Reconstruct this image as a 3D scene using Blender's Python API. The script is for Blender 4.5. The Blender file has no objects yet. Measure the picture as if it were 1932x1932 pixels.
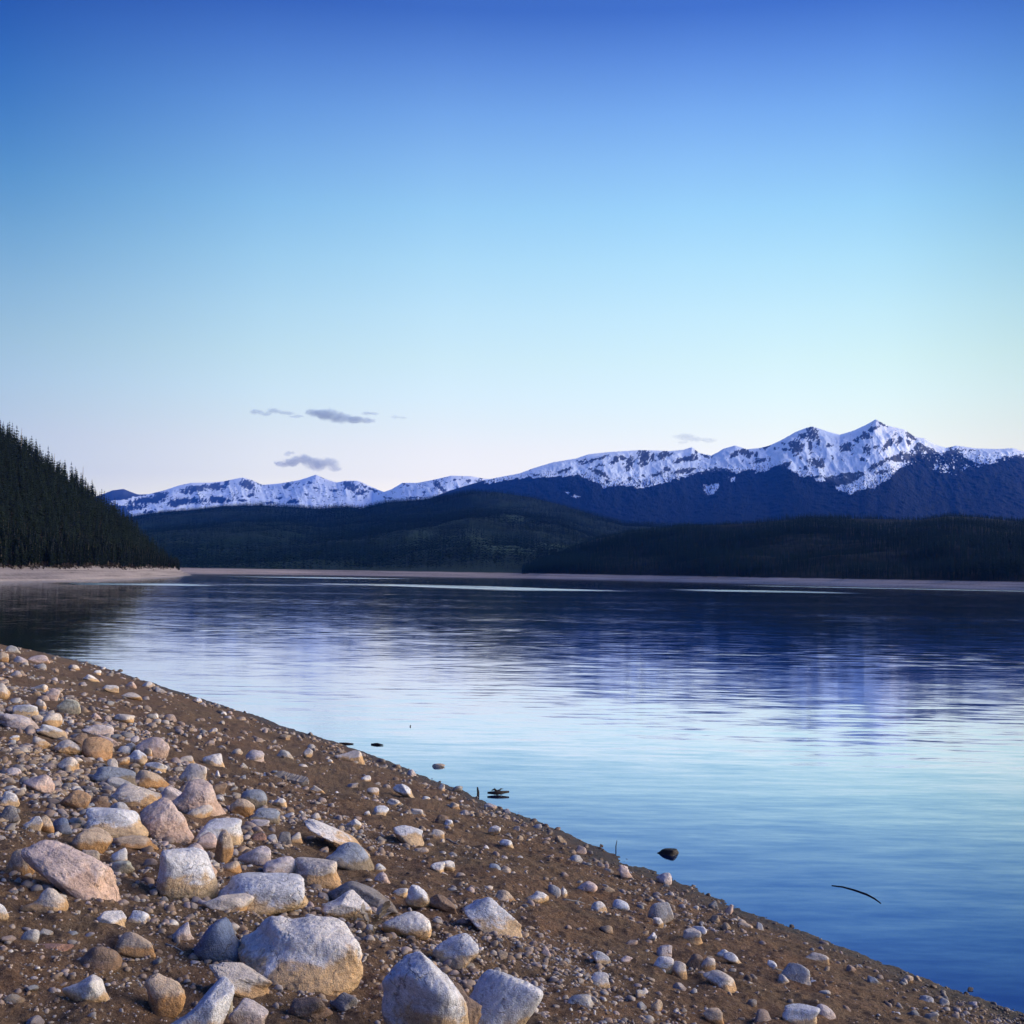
import bpy, bmesh, math, random
import numpy as np
from mathutils import Vector, Matrix, Euler

R = math.radians
random.seed(7)
rng = np.random.default_rng(7)
S = bpy.context.scene
COL = S.collection

# ------------------------------------------------------------------ camera
CAM_H = 3.2                      # eye above the lake
F = 2222.0                       # focal length in photo units (photo 1932 wide)
PX0, PY0 = 966.0, 966.0
PITCH = math.atan(113 / F)
ROLL = R(0.9)
fw = np.array([0, math.cos(PITCH), math.sin(PITCH)])
up0 = np.array([0, -math.sin(PITCH), math.cos(PITCH)])
xr = np.array([1.0, 0, 0])
RT = math.cos(ROLL) * xr + math.sin(ROLL) * up0
UP = -math.sin(ROLL) * xr + math.cos(ROLL) * up0
EYE = np.array([0, 0, CAM_H])


def ray(px, py):
    return fw + (px - PX0) / F * RT + (PY0 - py) / F * UP


def on_level(px, py, z=0.0):
    d = ray(px, py)
    return EYE + d * ((z - CAM_H) / d[2])


def azel(px, py):
    d = ray(px, py)
    return math.atan2(d[0], d[1]), d[2] / math.hypot(d[0], d[1])


cam_d = bpy.data.cameras.new('camera')
cam = bpy.data.objects.new('camera', cam_d)
COL.objects.link(cam)
m = Matrix(((RT[0], UP[0], -fw[0], 0), (RT[1], UP[1], -fw[1], 0), (RT[2], UP[2], -fw[2], CAM_H), (0, 0, 0, 1)))
cam.matrix_world = m
cam_d.sensor_width = 36
cam_d.lens = 36 * F / 1932
cam_d.clip_start = 0.05
cam_d.clip_end = 60000
S.camera = cam


# ------------------------------------------------------------------ numpy noise
def _hash(ix, iy, iz, seed):
    h = (ix.astype(np.int64) * 374761393 + iy.astype(np.int64) * 668265263 + iz.astype(np.int64) * 2147483647 + seed * 974634) & 0xFFFFFFFF
    h = ((h ^ (h >> 13)) * 1274126177) & 0xFFFFFFFF
    h = ((h ^ (h >> 16)) * 2246822519) & 0xFFFFFFFF
    h = h ^ (h >> 15)
    return (h & 0xFFFFFF) / float(0xFFFFFF)


def vnoise(x, y, z=None, seed=0):
    x = np.asarray(x, float)
    y = np.asarray(y, float)
    if z is None:
        xi, yi = np.floor(x), np.floor(y)
        xf, yf = x - xi, y - yi
        u = xf * xf * xf * (xf * (xf * 6 - 15) + 10)
        v = yf * yf * yf * (yf * (yf * 6 - 15) + 10)
        xi, yi = xi.astype(np.int64), yi.astype(np.int64)
        zi = np.int64(0)
        a, b = _hash(xi, yi, zi, seed), _hash(xi + 1, yi, zi, seed)
        c, d = _hash(xi, yi + 1, zi, seed), _hash(xi + 1, yi + 1, zi, seed)
        return ((a + (b - a) * u) * (1 - v) + (c + (d - c) * u) * v) * 2 - 1
    xi, yi, zi = np.floor(x), np.floor(y), np.floor(z)
    xf, yf, zf = x - xi, y - yi, z - zi
    u = xf * xf * xf * (xf * (xf * 6 - 15) + 10)
    v = yf * yf * yf * (yf * (yf * 6 - 15) + 10)
    w = zf * zf * zf * (zf * (zf * 6 - 15) + 10)
    out = 0
    for dx in (0, 1):
        for dy in (0, 1):
            for dz in (0, 1):
                wt = (u if dx else 1 - u) * (v if dy else 1 - v) * (w if dz else 1 - w)
                out = out + wt * _hash(xi + dx, yi + dy, zi + dz, seed)
    return out * 2 - 1


def fbm(x, y, z=None, oct=4, seed=0, gain=0.5, lac=2.03):
    a, s, t = 1.0, 0.0, 0.0
    x = np.asarray(x, float)
    y = np.asarray(y, float)
    z = None if z is None else np.asarray(z, float)
    f = 1.0
    for o in range(oct):
        s = s + a * vnoise(x * f, y * f, None if z is None else z * f, seed + o * 17)
        t += a
        a *= gain
        f *= lac
    return s / t


def ridged(x, y, oct=4, seed=0):
    a, s, t, f = 1.0, 0.0, 0.0, 1.0
    for o in range(oct):
        s = s + a * (1 - 2 * np.abs(vnoise(x * f, y * f, None, seed + o * 31)))
        t += a
        a *= 0.5
        f *= 2.1
    return s / t


def smooth(a, b, x):
    t = np.clip((x - a) / (b - a), 0, 1)
    return t * t * (3 - 2 * t)


# ------------------------------------------------------------------ mesh helpers
def mesh_from(name, V, Fc, smooth_shade=True):
    """V (n,3), Fc (m,k) int array or list of such arrays."""
    me = bpy.data.meshes.new(name)
    V = np.asarray(V, np.float32)
    if not isinstance(Fc, list):
        Fc = [Fc]
    Fc = [np.asarray(f, np.int32) for f in Fc if len(f)]
    nl = sum(f.size for f in Fc)
    npoly = sum(len(f) for f in Fc)
    me.vertices.add(len(V))
    me.vertices.foreach_set('co', V.ravel())
    me.loops.add(nl)
    me.loops.foreach_set('vertex_index', np.concatenate([f.ravel() for f in Fc]))
    me.polygons.add(npoly)
    starts, s = [], 0
    for f in Fc:
        starts.append(s + np.arange(len(f)) * f.shape[1])
        s += f.size
    me.polygons.foreach_set('loop_start', np.concatenate(starts).astype(np.int32))
    me.update(calc_edges=True)
    me.validate()
    me.polygons.foreach_set('use_smooth', np.full(npoly, bool(smooth_shade)))
    me.update()
    return me


def attr_color(me, name, cols):
    a = me.attributes.new(name, 'FLOAT_COLOR', 'POINT')
    c = np.ones((len(me.vertices), 4), np.float32)
    c[:, :cols.shape[1]] = cols
    a.data.foreach_set('color', c.ravel())


def attr_float(me, name, vals):
    a = me.attributes.new(name, 'FLOAT', 'POINT')
    a.data.foreach_set('value', np.asarray(vals, np.float32).ravel())


def grid_faces(nr, nc):
    i = np.arange(nr - 1)[:, None] * nc + np.arange(nc - 1)[None, :]
    return np.stack([i, i + 1, i + nc + 1, i + nc], -1).reshape(-1, 4)


def put(name, me, mat, parent=None, label=None, cat=None, group=None, kind=None, loc=None):
    o = bpy.data.objects.new(name, me)
    COL.objects.link(o)
    if mat is not None and me is not None and not len(me.materials):
        me.materials.append(mat)
    if parent is not None:
        o.parent = parent
    if loc is not None:
        o.location = loc
    for k, v in (('label', label), ('category', cat), ('group', group), ('kind', kind)):
        if v:
            o[k] = v
    return o


# ------------------------------------------------------------------ node helpers
class NT:
    def __init__(self, mat):
        mat.use_nodes = True
        self.t = mat.node_tree
        self.t.nodes.clear()

    def n(self, typ, **kw):
        nd = self.t.nodes.new(typ)
        ins = kw.pop('ins', {})
        for k, v in kw.items():
            setattr(nd, k, v)
        for k, v in ins.items():
            self.set(nd, k, v)
        return nd

    def set(self, nd, k, v):
        s = nd.inputs[k]
        if hasattr(v, 'bl_idname') and hasattr(v, 'outputs'):
            v = v.outputs[0]
        if isinstance(v, bpy.types.NodeSocket):
            self.t.links.new(v, s)
        else:
            s.default_value = v

    def math(self, op, a, b=None, c=None, clamp=False):
        nd = self.n('ShaderNodeMath', operation=op, use_clamp=clamp)
        self.set(nd, 0, a)
        if b is not None:
            self.set(nd, 1, b)
        if c is not None:
            self.set(nd, 2, c)
        return nd.outputs[0]

    def vmath(self, op, a, b=None):
        nd = self.n('ShaderNodeVectorMath', operation=op)
        self.set(nd, 0, a)
        if b is not None:
            self.set(nd, 3 if op == 'SCALE' else 1, b)
        return nd.outputs['Value' if op in ('LENGTH', 'DOT_PRODUCT') else 'Vector']

    def mix(self, fac, a, b, typ='RGBA', blend='MIX'):
        nd = self.n('ShaderNodeMix', data_type=typ)
        if typ == 'RGBA':
            nd.blend_type = blend
            i = (0, 6, 7)
            o = 2
        else:
            i = (0, 2, 3)
            o = 0
        self.set(nd, i[0], fac)
        self.set(nd, i[1], a)
        self.set(nd, i[2], b)
        return nd.outputs[o]

    def noise(self, vec, scale, detail=4, rough=0.55, dist=0.0, dim='3D'):
        nd = self.n('ShaderNodeTexNoise', noise_dimensions=dim)
        self.set(nd, 'Vector', vec)
        self.set(nd, 'Scale', scale)
        nd.inputs['Detail'].default_value = detail
        nd.inputs['Roughness'].default_value = rough
        nd.inputs['Distortion'].default_value = dist
        return nd

    def ramp(self, fac, stops, interp='LINEAR'):
        nd = self.n('ShaderNodeValToRGB')
        nd.color_ramp.interpolation = interp
        el = nd.color_ramp.elements
        while len(el) < len(stops):
            el.new(0.5)
        for e, (p, c) in zip(el, stops):
            e.position = p
            e.color = (*c, 1) if len(c) == 3 else c
        self.set(nd, 0, fac)
        return nd.outputs[0]

    def sstep(self, a, b, x):
        nd = self.n('ShaderNodeMapRange', interpolation_type='SMOOTHSTEP')
        self.set(nd, 0, x)
        nd.inputs[1].default_value = a
        nd.inputs[2].default_value = b
        return nd.outputs[0]

    def out(self, surf=None, vol=None, disp=None):
        o = self.n('ShaderNodeOutputMaterial')
        if surf is not None:
            self.set(o, 'Surface', surf)
        if vol is not None:
            self.set(o, 'Volume', vol)


def principled(nt, col, rough=0.8, spec=0.3, normal=None):
    p = nt.n('ShaderNodeBsdfPrincipled')
    nt.set(p, 'Base Color', col if not isinstance(col, tuple) else (*col, 1))
    nt.set(p, 'Roughness', rough)
    nt.set(p, 'Specular IOR Level', spec)
    if normal is not None:
        nt.set(p, 'Normal', normal)
    return p


# ------------------------------------------------------------------ world: dusk sky
SUN_AZ = R(84)          # clockwise from the view direction (+Y): the glow is off to the lake side
SUN_EL = R(21)
w = bpy.data.worlds.new('World')
S.world = w
nt = NT(w)
sky = nt.n('ShaderNodeTexSky', sky_type='NISHITA', sun_disc=False)
sky.sun_elevation = SUN_EL
sky.sun_rotation = SUN_AZ
sky.altitude = 2700
sky.air_density = 1.0
sky.dust_density = 0.6
sky.ozone_density = 2.0
tc = nt.n('ShaderNodeTexCoord')
sep = nt.n('ShaderNodeSeparateXYZ', ins={0: tc.outputs['Generated']})
# dusk grading by elevation (per-channel gain on the physical sky)
SKY_GAIN = [(0.0000, (1.3045, 0.8037, 0.5104)), (0.1028, (1.3045, 0.8201, 0.5269)), (0.1251, (1.2531, 0.8506, 0.5415)), (0.1472, (1.2242, 0.8963, 0.5749)), (0.1779, (1.2009, 0.9380, 0.5828)), (0.2137, (1.1446, 0.9723, 0.6368)), (0.2547, (1.0153, 0.9753, 0.6836)), (0.2957, (0.8456, 0.9242, 0.7213)), (0.3315, (0.7090, 0.8103, 0.7349)), (0.3660, (0.5502, 0.6732, 0.7273)), (0.4028, (0.3607, 0.4816, 0.6592)), (0.4373, (0.1865, 0.2997, 0.5509)), (0.6000, (0.1399, 0.2398, 0.4958)), (1.0000, (0.1305, 0.2338, 0.4848))]
gain = nt.ramp(sep.outputs['Z'], [(p, tuple(c)) for p, c in SKY_GAIN])
colr = nt.mix(1.0, sky.outputs[0], gain, blend='MULTIPLY')
# the afterglow sits over the lake side; the sky falls off towards the wooded side
sx_ = nt.math('ADD', nt.math('MULTIPLY', sep.outputs['X'], 0.5), 0.5)
side_low = nt.ramp(sx_, [(0.0, (0.26, 0.34, 0.48)), (0.22, (0.40, 0.49, 0.62)), (0.30, (0.55, 0.62, 0.69)), (0.40, (0.88, 0.91, 0.92)), (0.47, (1, 1, 1)), (0.55, (1.0, 1.0, 0.98)), (0.61, (0.99, 0.985, 0.92)), (0.65, (0.93, 0.93, 0.84)), (0.70, (0.76, 0.76, 0.66)), (0.80, (1.0, 0.93, 0.80)), (1.0, (1.3, 1.1, 0.85))])
side_high = nt.ramp(sx_, [(0.0, (0.18, 0.28, 0.44)), (0.22, (0.20, 0.32, 0.50)), (0.31, (0.22, 0.40, 0.60)), (0.40, (0.74, 0.82, 0.90)), (0.47, (1, 1, 1)), (0.57, (1, 1, 1)), (0.64, (0.84, 0.88, 0.90)), (0.70, (0.48, 0.58, 0.64)), (0.80, (0.85, 0.82, 0.75)), (1.0, (1.1, 1.0, 0.85))])
side = nt.mix(nt.sstep(0.12, 0.40, sep.outputs['Z']), side_low, side_high)  # the dips near both view edges put lens vignetting into the sky colour
colr = nt.mix(1.0, colr, side, blend='MULTIPLY')
# sky behind the camera made brighter, an added fill for the mountain fronts
back = nt.sstep(0.10, -0.55, sep.outputs['Y'])
colr = nt.mix(back, colr, nt.mix(1.0, colr, (2.3, 2.3, 2.45, 1), blend='MULTIPLY'))
bg = nt.n('ShaderNodeBackground', ins={'Color': colr, 'Strength': 0.15})
wo = nt.n('ShaderNodeOutputWorld')
nt.set(wo, 0, bg)

sd = bpy.data.lights.new('sun', 'SUN')
sd.energy = 1.6
sd.angle = R(55)
sd.color = (1.0, 0.86, 0.70)
so = bpy.data.objects.new('sun', sd)
COL.objects.link(so)
sdir = Vector((math.sin(SUN_AZ) * math.cos(SUN_EL), math.cos(SUN_AZ) * math.cos(SUN_EL), math.sin(SUN_EL)))
so.rotation_euler = sdir.to_track_quat('Z', 'Y').to_euler()
S.view_settings.view_transform = 'Standard'
S.view_settings.look = 'None'
S.view_settings.exposure = 1.4
S.view_settings.gamma = 1.0

# ------------------------------------------------------------------ materials
def stone_material():
    mt = bpy.data.materials.new('stone')
    n = NT(mt)
    tc = n.n('ShaderNodeTexCoord')
    oi = n.n('ShaderNodeObjectInfo')
    off = n.vmath('ADD', tc.outputs['Object'], n.vmath('SCALE', n.n('ShaderNodeCombineXYZ', ins={0: oi.outputs['Random'], 1: oi.outputs['Random'], 2: oi.outputs['Random']}), 37.0))
    big = n.noise(off, 7.0, 5, 0.6, 0.4)
    mid = n.noise(off, 30.0, 5, 0.65, 0.2)
    fine = n.noise(off, 160.0, 3, 0.6)
    val = n.math('ADD', n.math('MULTIPLY', mid.outputs[0], 0.9), n.math('MULTIPLY', fine.outputs[0], 0.75))
    val = n.math('ADD', val, n.math('MULTIPLY', big.outputs[0], 0.5))
    k2 = n.math('MULTIPLY', n.math('SUBTRACT', val, 0.62, clamp=True), 1.65)
    kk = n.math('ADD', 0.30, k2)
    base = n.mix(1.0, oi.outputs['Color'], n.n('ShaderNodeCombineXYZ', ins={0: kk, 1: kk, 2: kk}), blend='MULTIPLY')
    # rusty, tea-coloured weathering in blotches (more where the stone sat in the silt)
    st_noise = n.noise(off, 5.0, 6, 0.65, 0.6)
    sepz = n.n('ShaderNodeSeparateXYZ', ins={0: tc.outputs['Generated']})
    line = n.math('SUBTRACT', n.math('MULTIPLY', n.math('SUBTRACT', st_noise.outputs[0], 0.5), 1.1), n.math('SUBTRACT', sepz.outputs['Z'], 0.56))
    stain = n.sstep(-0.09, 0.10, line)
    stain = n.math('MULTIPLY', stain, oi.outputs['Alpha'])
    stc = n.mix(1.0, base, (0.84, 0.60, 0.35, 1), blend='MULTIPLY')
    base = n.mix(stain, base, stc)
    # dark lichen specks
    vor = n.n('ShaderNodeTexNoise')
    n.set(vor, 'Vector', off)
    vor.inputs['Scale'].default_value = 58
    vor.inputs['Detail'].default_value = 2
    spk = n.sstep(0.66, 0.74, vor.outputs[0])
    base = n.mix(n.math('MULTIPLY', spk, 0.55), base, (0.07, 0.06, 0.055, 1))
    # hairline cracks with dirt in them
    cw = n.vmath('ADD', off, n.vmath('SCALE', n.vmath('SUBTRACT', n.noise(off, 9.0, 4, 0.6).outputs['Color'], (0.5, 0.5, 0.5)), 0.16))
    vo = n.n('ShaderNodeTexVoronoi', feature='DISTANCE_TO_EDGE')
    n.set(vo, 'Vector', cw)
    vo.inputs['Scale'].default_value = 5.5
    cr = n.math('MULTIPLY', n.sstep(0.035, 0.0, vo.outputs['Distance']), n.sstep(0.48, 0.62, big.outputs[0]))
    base = n.mix(n.math('MULTIPLY', cr, 0.5), base, (0.085, 0.065, 0.05, 1))
    h = n.math('ADD', n.math('MULTIPLY', mid.outputs[0], 0.60), n.math('MULTIPLY', fine.outputs[0], 0.25))
    h = n.math('SUBTRACT', h, n.math('MULTIPLY', cr, 0.25))
    bp = n.n('ShaderNodeBump', ins={'Strength': 0.9, 'Distance': 0.022, 'Height': h})
    n.out(principled(n, base, 0.82, 0.25, bp.outputs[0]))
    return mt


def gravel_material():
    mt = bpy.data.materials.new('gravel_stone')
    n = NT(mt)
    at = n.n('ShaderNodeAttribute', attribute_name='tint')
    tc = n.n('ShaderNodeTexCoord')
    ns = n.noise(tc.outputs['Object'], 70, 3, 0.6)
    k = n.math('ADD', 0.45, n.math('MULTIPLY', ns.outputs[0], 1.05))
    base = n.mix(1.0, at.outputs['Color'], n.n('ShaderNodeCombineXYZ', ins={0: k, 1: k, 2: k}), blend='MULTIPLY')
    sz = n.n('ShaderNodeSeparateXYZ', ins={0: tc.outputs['Object']})
    wet = n.sstep(0.20, 0.03, sz.outputs['Z'])
    base = n.mix(wet, base, n.mix(1.0, base, (0.42, 0.38, 0.36, 1), blend='MULTIPLY'))
    n.out(principled(n, base, n.math('SUBTRACT', 0.88, n.math('MULTIPLY', wet, 0.4)), 0.25))
    return mt


def soil_material():
    mt = bpy.data.materials.new('lake_bank_soil')
    n = NT(mt)
    tc = n.n('ShaderNodeTexCoord')
    P = tc.outputs['Object']
    a = n.noise(P, 0.9, 5, 0.6, 0.3)
    b = n.noise(P, 6.0, 5, 0.65, 0.2)
    c = n.noise(P, 45.0, 5, 0.7)
    d = n.noise(P, 190.0, 3, 0.65)
    v = n.math('ADD', n.math('MULTIPLY', c.outputs[0], 0.55), n.math('MULTIPLY', d.outputs[0], 0.45))
    col = n.ramp(v, [(0.30, (0.036, 0.021, 0.013)), (0.43, (0.118, 0.074, 0.047)), (0.56, (0.215, 0.142, 0.094)), (0.70, (0.45, 0.335, 0.245))])
    tone = n.ramp(b.outputs[0], [(0.3, (0.72, 0.68, 0.64)), (0.55, (1.0, 0.98, 0.95)), (0.75, (1.32, 1.22, 1.12))])
    col = n.mix(1.0, col, tone, blend='MULTIPLY')
    warm = n.ramp(a.outputs[0], [(0.35, (1.02, 0.94, 0.88)), (0.65, (0.96, 1.0, 0.93))])
    col = n.mix(1.0, col, warm, blend='MULTIPLY')
    # silt stays wet within a hand of the water
    sepz = n.n('ShaderNodeSeparateXYZ', ins={0: P})
    wet = n.sstep(0.22, 0.03, n.math('ADD', sepz.outputs['Z'], n.math('MULTIPLY', n.math('SUBTRACT', b.outputs[0], 0.5), 0.10)))
    col = n.mix(n.math('MULTIPLY', wet, 0.95), col, n.mix(1.0, col, (0.40, 0.36, 0.33, 1), blend='MULTIPLY'))
    rough = n.math('SUBTRACT', 0.95, n.math('MULTIPLY', wet, 0.45))
    h = n.math('ADD', n.math('MULTIPLY', c.outputs[0], 0.8), n.math('MULTIPLY', d.outputs[0], 0.35))
    bp = n.n('ShaderNodeBump', ins={'Strength': 1.0, 'Distance': 0.035, 'Height': h})
    n.out(principled(n, col, rough, 0.2, bp.outputs[0]))
    return mt


def plain_material(name, c1, c2, scale, rough=0.9, detail=4, stretch=None, bump=0.0, dist=0.02):
    mt = bpy.data.materials.new(name)
    n = NT(mt)
    tc = n.n('ShaderNodeTexCoord')
    P = tc.outputs['Object']
    if stretch:
        P = n.vmath('MULTIPLY', P, stretch)
    ns = n.noise(P, scale, detail, 0.6)
    col = n.ramp(ns.outputs[0], [(0.3, c1), (0.7, c2)])
    nm = None
    if bump:
        nm = n.n('ShaderNodeBump', ins={'Strength': bump, 'Distance': dist, 'Height': ns.outputs[0]}).outputs[0]
    n.out(principled(n, col, rough, 0.2, nm))
    return mt


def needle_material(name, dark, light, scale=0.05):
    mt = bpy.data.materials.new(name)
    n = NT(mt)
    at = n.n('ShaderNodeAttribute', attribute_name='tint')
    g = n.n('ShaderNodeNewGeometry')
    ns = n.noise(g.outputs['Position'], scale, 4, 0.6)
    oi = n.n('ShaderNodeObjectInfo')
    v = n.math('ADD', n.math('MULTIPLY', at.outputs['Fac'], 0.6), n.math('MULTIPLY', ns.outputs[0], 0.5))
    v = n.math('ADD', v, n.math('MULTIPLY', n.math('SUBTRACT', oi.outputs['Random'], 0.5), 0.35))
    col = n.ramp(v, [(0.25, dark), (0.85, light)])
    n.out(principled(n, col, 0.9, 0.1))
    return mt


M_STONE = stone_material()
M_GRAVEL = gravel_material()
M_SOIL = soil_material()
M_BARK = plain_material('pine_bark', (0.09, 0.077, 0.066), (0.25, 0.21, 0.18), 3.0, stretch=(2, 2, 0.3))
M_DEADWOOD = plain_material('weathered_wood', (0.13, 0.115, 0.10), (0.30, 0.27, 0.24), 6.0, stretch=(6, 6, 0.6))
M_WETWOOD = plain_material('wet_wood', (0.018, 0.014, 0.012), (0.055, 0.04, 0.03), 20.0)
M_BOARD = plain_material('grey_board', (0.12, 0.10, 0.085), (0.32, 0.28, 0.24), 14.0, stretch=(0.2, 2, 2))
M_DRYLEAF = plain_material('dry_leaf', (0.26, 0.21, 0.15), (0.44, 0.38, 0.30), 30.0)
M_NEEDLE = needle_material('pine_needles', (0.003, 0.007, 0.006), (0.014, 0.023, 0.015))
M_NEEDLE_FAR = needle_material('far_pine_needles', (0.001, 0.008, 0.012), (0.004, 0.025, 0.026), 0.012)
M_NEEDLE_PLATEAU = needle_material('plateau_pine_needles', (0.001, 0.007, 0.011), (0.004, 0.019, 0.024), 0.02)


# ------------------------------------------------------------------ the near bank
shore_px = [(0, 1217), (82, 1232), (192, 1258), (357, 1312), (454, 1341), (572, 1382), (693, 1420), (838, 1479), (984, 1534),
            (1080, 1577), (1180, 1622), (1290, 1665), (1384, 1705), (1480, 1743), (1573, 1781), (1700, 1829), (1932, 1917)]
sh = [on_level(x, y)[:2] for x, y in shore_px]
d0 = sh[0] - sh[1]
d0 /= np.linalg.norm(d0)
sh = [sh[0] + d0 * 60 + np.array([-60, -6]), sh[0] + d0 * 18 + np.array([-6, 0])] + sh
d1 = sh[-1] - sh[-2]
d1 /= np.linalg.norm(d1)
sh = sh + [sh[-1] + d1 * 4, sh[-1] + d1 * 14 + np.array([3, 1]), sh[-1] + d1 * 40 + np.array([20, 6])]
SH = np.array(sh)


def shore_dist(x, y):
    """signed distance to the waterline, positive on land."""
    x = np.asarray(x, float)
    y = np.asarray(y, float)
    best = np.full(x.shape, 1e9)
    sgn = np.ones(x.shape)
    for a, b in zip(SH[:-1], SH[1:]):
        e = b - a
        L2 = e @ e
        t = np.clip(((x - a[0]) * e[0] + (y - a[1]) * e[1]) / L2, 0, 1)
        dx, dy = x - a[0] - t * e[0], y - a[1] - t * e[1]
        dd = dx * dx + dy * dy
        cr = e[0] * (y - a[1]) - e[1] * (x - a[0])
        upd = dd < best - 1e-9
        best = np.where(upd, dd, best)
        sgn = np.where(upd, np.where(cr < 0, 1, -1), sgn)
    return np.sqrt(best) * sgn


D_EYE = float(shore_dist(np.array([0.0]), np.array([0.0]))[0])
SLOPE = (CAM_H - 1.5) / D_EYE


def bank_z(x, y):
    d = shore_dist(x, y)
    land = SLOPE * np.where(d < D_EYE + 1, d, D_EYE + 1 + np.clip(d - D_EYE - 1, 0, 2) * 0.5 + np.clip(d - D_EYE - 3, 0, 60) * 2.0)  # unseen rise behind the camera, steepened to block low sky light
    return np.where(d > 0, land, 0.35 * np.maximum(d, -12))


def bank_detail(x, y, d):
    k = smooth(0.0, 1.2, d)
    z = (0.032 + 0.030 * k) * fbm(x * 0.9, y * 0.9, oct=3, seed=3)
    z = z + (0.012 + 0.026 * k) * fbm(x * 4.5, y * 4.5, oct=4, seed=9)
    z = z + 0.012 * fbm(x * 22, y * 22, oct=3, seed=21)
    z = z + 0.02 * np.maximum(ridged(x * 2.2, y * 2.2, 3, seed=40) - 0.25, 0) * k
    return z


def ground_z(x, y):
    x = np.atleast_1d(np.asarray(x, float))
    y = np.atleast_1d(np.asarray(y, float))
    return bank_z(x, y) + bank_detail(x, y, shore_dist(x, y))


def ground_hit(px, py):
    """where the eye ray through (px,py) meets the bank (smooth profile)."""
    d = ray(px, py)
    d = d / np.linalg.norm(d)
    ts = np.concatenate([np.linspace(2.0, 12, 400), np.linspace(12.05, 130, 800)])
    P = EYE[None] + ts[:, None] * d[None]
    gz = bank_z(P[:, 0], P[:, 1])
    under = np.nonzero((P[:, 2] < gz) & (gz > -0.02))[0]
    if not len(under):
        return None
    i = under[0]
    if i == 0:
        return P[0]
    a, b = P[i - 1, 2] - gz[i - 1], P[i, 2] - gz[i]
    t = a / (a - b)
    return P[i - 1] * (1 - t) + P[i] * t


def build_bank():
    fine = np.linspace(R(-31), R(31), 900)
    coarse = np.linspace(R(31), R(360 - 31), 120)[1:-1]
    az = np.concatenate([fine, coarse, [R(360 - 31)]])
    rr = np.concatenate([[0.02], np.geomspace(0.35, 2.8, 25)[:-1], np.geomspace(2.8, 14, 520)[:-1], np.geomspace(14, 150, 220)])
    A, RR = np.meshgrid(az, rr)
    X, Y = np.sin(A) * RR, np.cos(A) * RR
    d = shore_dist(X, Y)
    Z = bank_z(X, Y) + bank_detail(X, Y, d)
    V = np.stack([X, Y, Z], -1).reshape(-1, 3)
    Fc = grid_faces(len(rr), len(az))
    keep = (d.reshape(-1)[Fc] > -6).any(1)
    Fc = Fc[keep][:, ::-1]
    me = mesh_from('ground', V, Fc)
    return put('ground', me, M_SOIL, kind='structure')


ground = build_bank()

# ------------------------------------------------------------------ rocks
ICO = {}


def ico(sub):
    if sub not in ICO:
        bm = bmesh.new()
        bmesh.ops.create_icosphere(bm, subdivisions=sub, radius=1)
        bm.verts.ensure_lookup_table()
        V = np.array([v.co[:] for v in bm.verts])
        Fa = np.array([[v.index for v in f.verts] for f in bm.faces])
        bm.free()
        V /= np.linalg.norm(V, axis=1)[:, None]
        ICO[sub] = (V, Fa)
    return ICO[sub]


SHAPES = {'round': (15, 4.8, (0.80, 1.0), 0.045), 'block': (10, 8.0, (0.68, 0.95), 0.05), 'angular': (13, 13.0, (0.62, 1.0), 0.05),
          'slab': (11, 8.5, (0.62, 1.0), 0.05), 'lumpy': (14, 5.0, (0.72, 1.0), 0.11), 'wedge': (8, 12.0, (0.56, 1.0), 0.05)}


def rock_unit(seed, shape, sub):
    """unit rock: a rounded convex polytope with weathering, normalised to a 2x2x2 box."""
    r = np.random.default_rng(seed)
    V, Fa = ico(sub)
    npl, p, (o0, o1), amp = SHAPES[shape]
    N = r.normal(size=(npl, 3))
    N /= np.linalg.norm(N, axis=1)[:, None]
    if shape in ('block', 'slab', 'wedge'):
        ax = np.vstack([np.eye(3), -np.eye(3)]) + r.normal(size=(6, 3)) * (0.18 if shape != 'wedge' else 0.42)
        ax /= np.linalg.norm(ax, axis=1)[:, None]
        N = np.vstack([N, ax])
    off = r.uniform(o0, o1, len(N))
    q = np.maximum(V @ N.T, 0) / off[None]
    rad = (np.sum(q ** p, 1) + 1e-9) ** (-1 / p)
    rad = np.minimum(rad, 1.5)
    P = V * rad[:, None]
    s = seed % 997
    P = P * (1 + amp * 1.5 * fbm(P[:, 0] * 1.3 + s, P[:, 1] * 1.3, P[:, 2] * 1.3, 3, s)[:, None])
    rg = ridged(P[:, 0] * 2.2 + s, P[:, 1] * 2.2 + P[:, 2] * 1.7, 3, s + 5)
    P = P * (1 - 0.05 * np.maximum(rg - 0.45, 0)[:, None] - amp * 0.55 * np.abs(fbm(P[:, 0] * 3.6, P[:, 1] * 3.6 + s, P[:, 2] * 3.6, 4, s + 2))[:, None])
    P = P * (1 + 0.018 * fbm(P[:, 0] * 7, P[:, 1] * 7, P[:, 2] * 7 + s, 3, s + 6)[:, None])
    P = P * (1 + 0.012 * fbm(P[:, 0] * 15, P[:, 1] * 15, P[:, 2] * 15 + s, 3, s + 8)[:, None])
    if sub >= 5:        # chipped, cracked skin on the bigger stones
        ck = np.abs(fbm(P[:, 0] * 2.6 + s, P[:, 1] * 2.6, P[:, 2] * 3.4, 4, s + 12))
        P = P * (1 - 0.030 * np.exp(-(ck / 0.035) ** 2)[:, None])
        P = P * (1 + 0.008 * fbm(P[:, 0] * 34, P[:, 1] * 34, P[:, 2] * 34 + s, 2, s + 14)[:, None])
    P[:, :2] *= (1 + 0.42 * smooth(0.25, -0.7, P[:, 2] / np.abs(P[:, 2]).max()))[:, None]
    mn, mx = P.min(0), P.max(0)
    P = (P - (mn + mx) / 2) / ((mx - mn) / 2)
    return P, Fa


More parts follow.
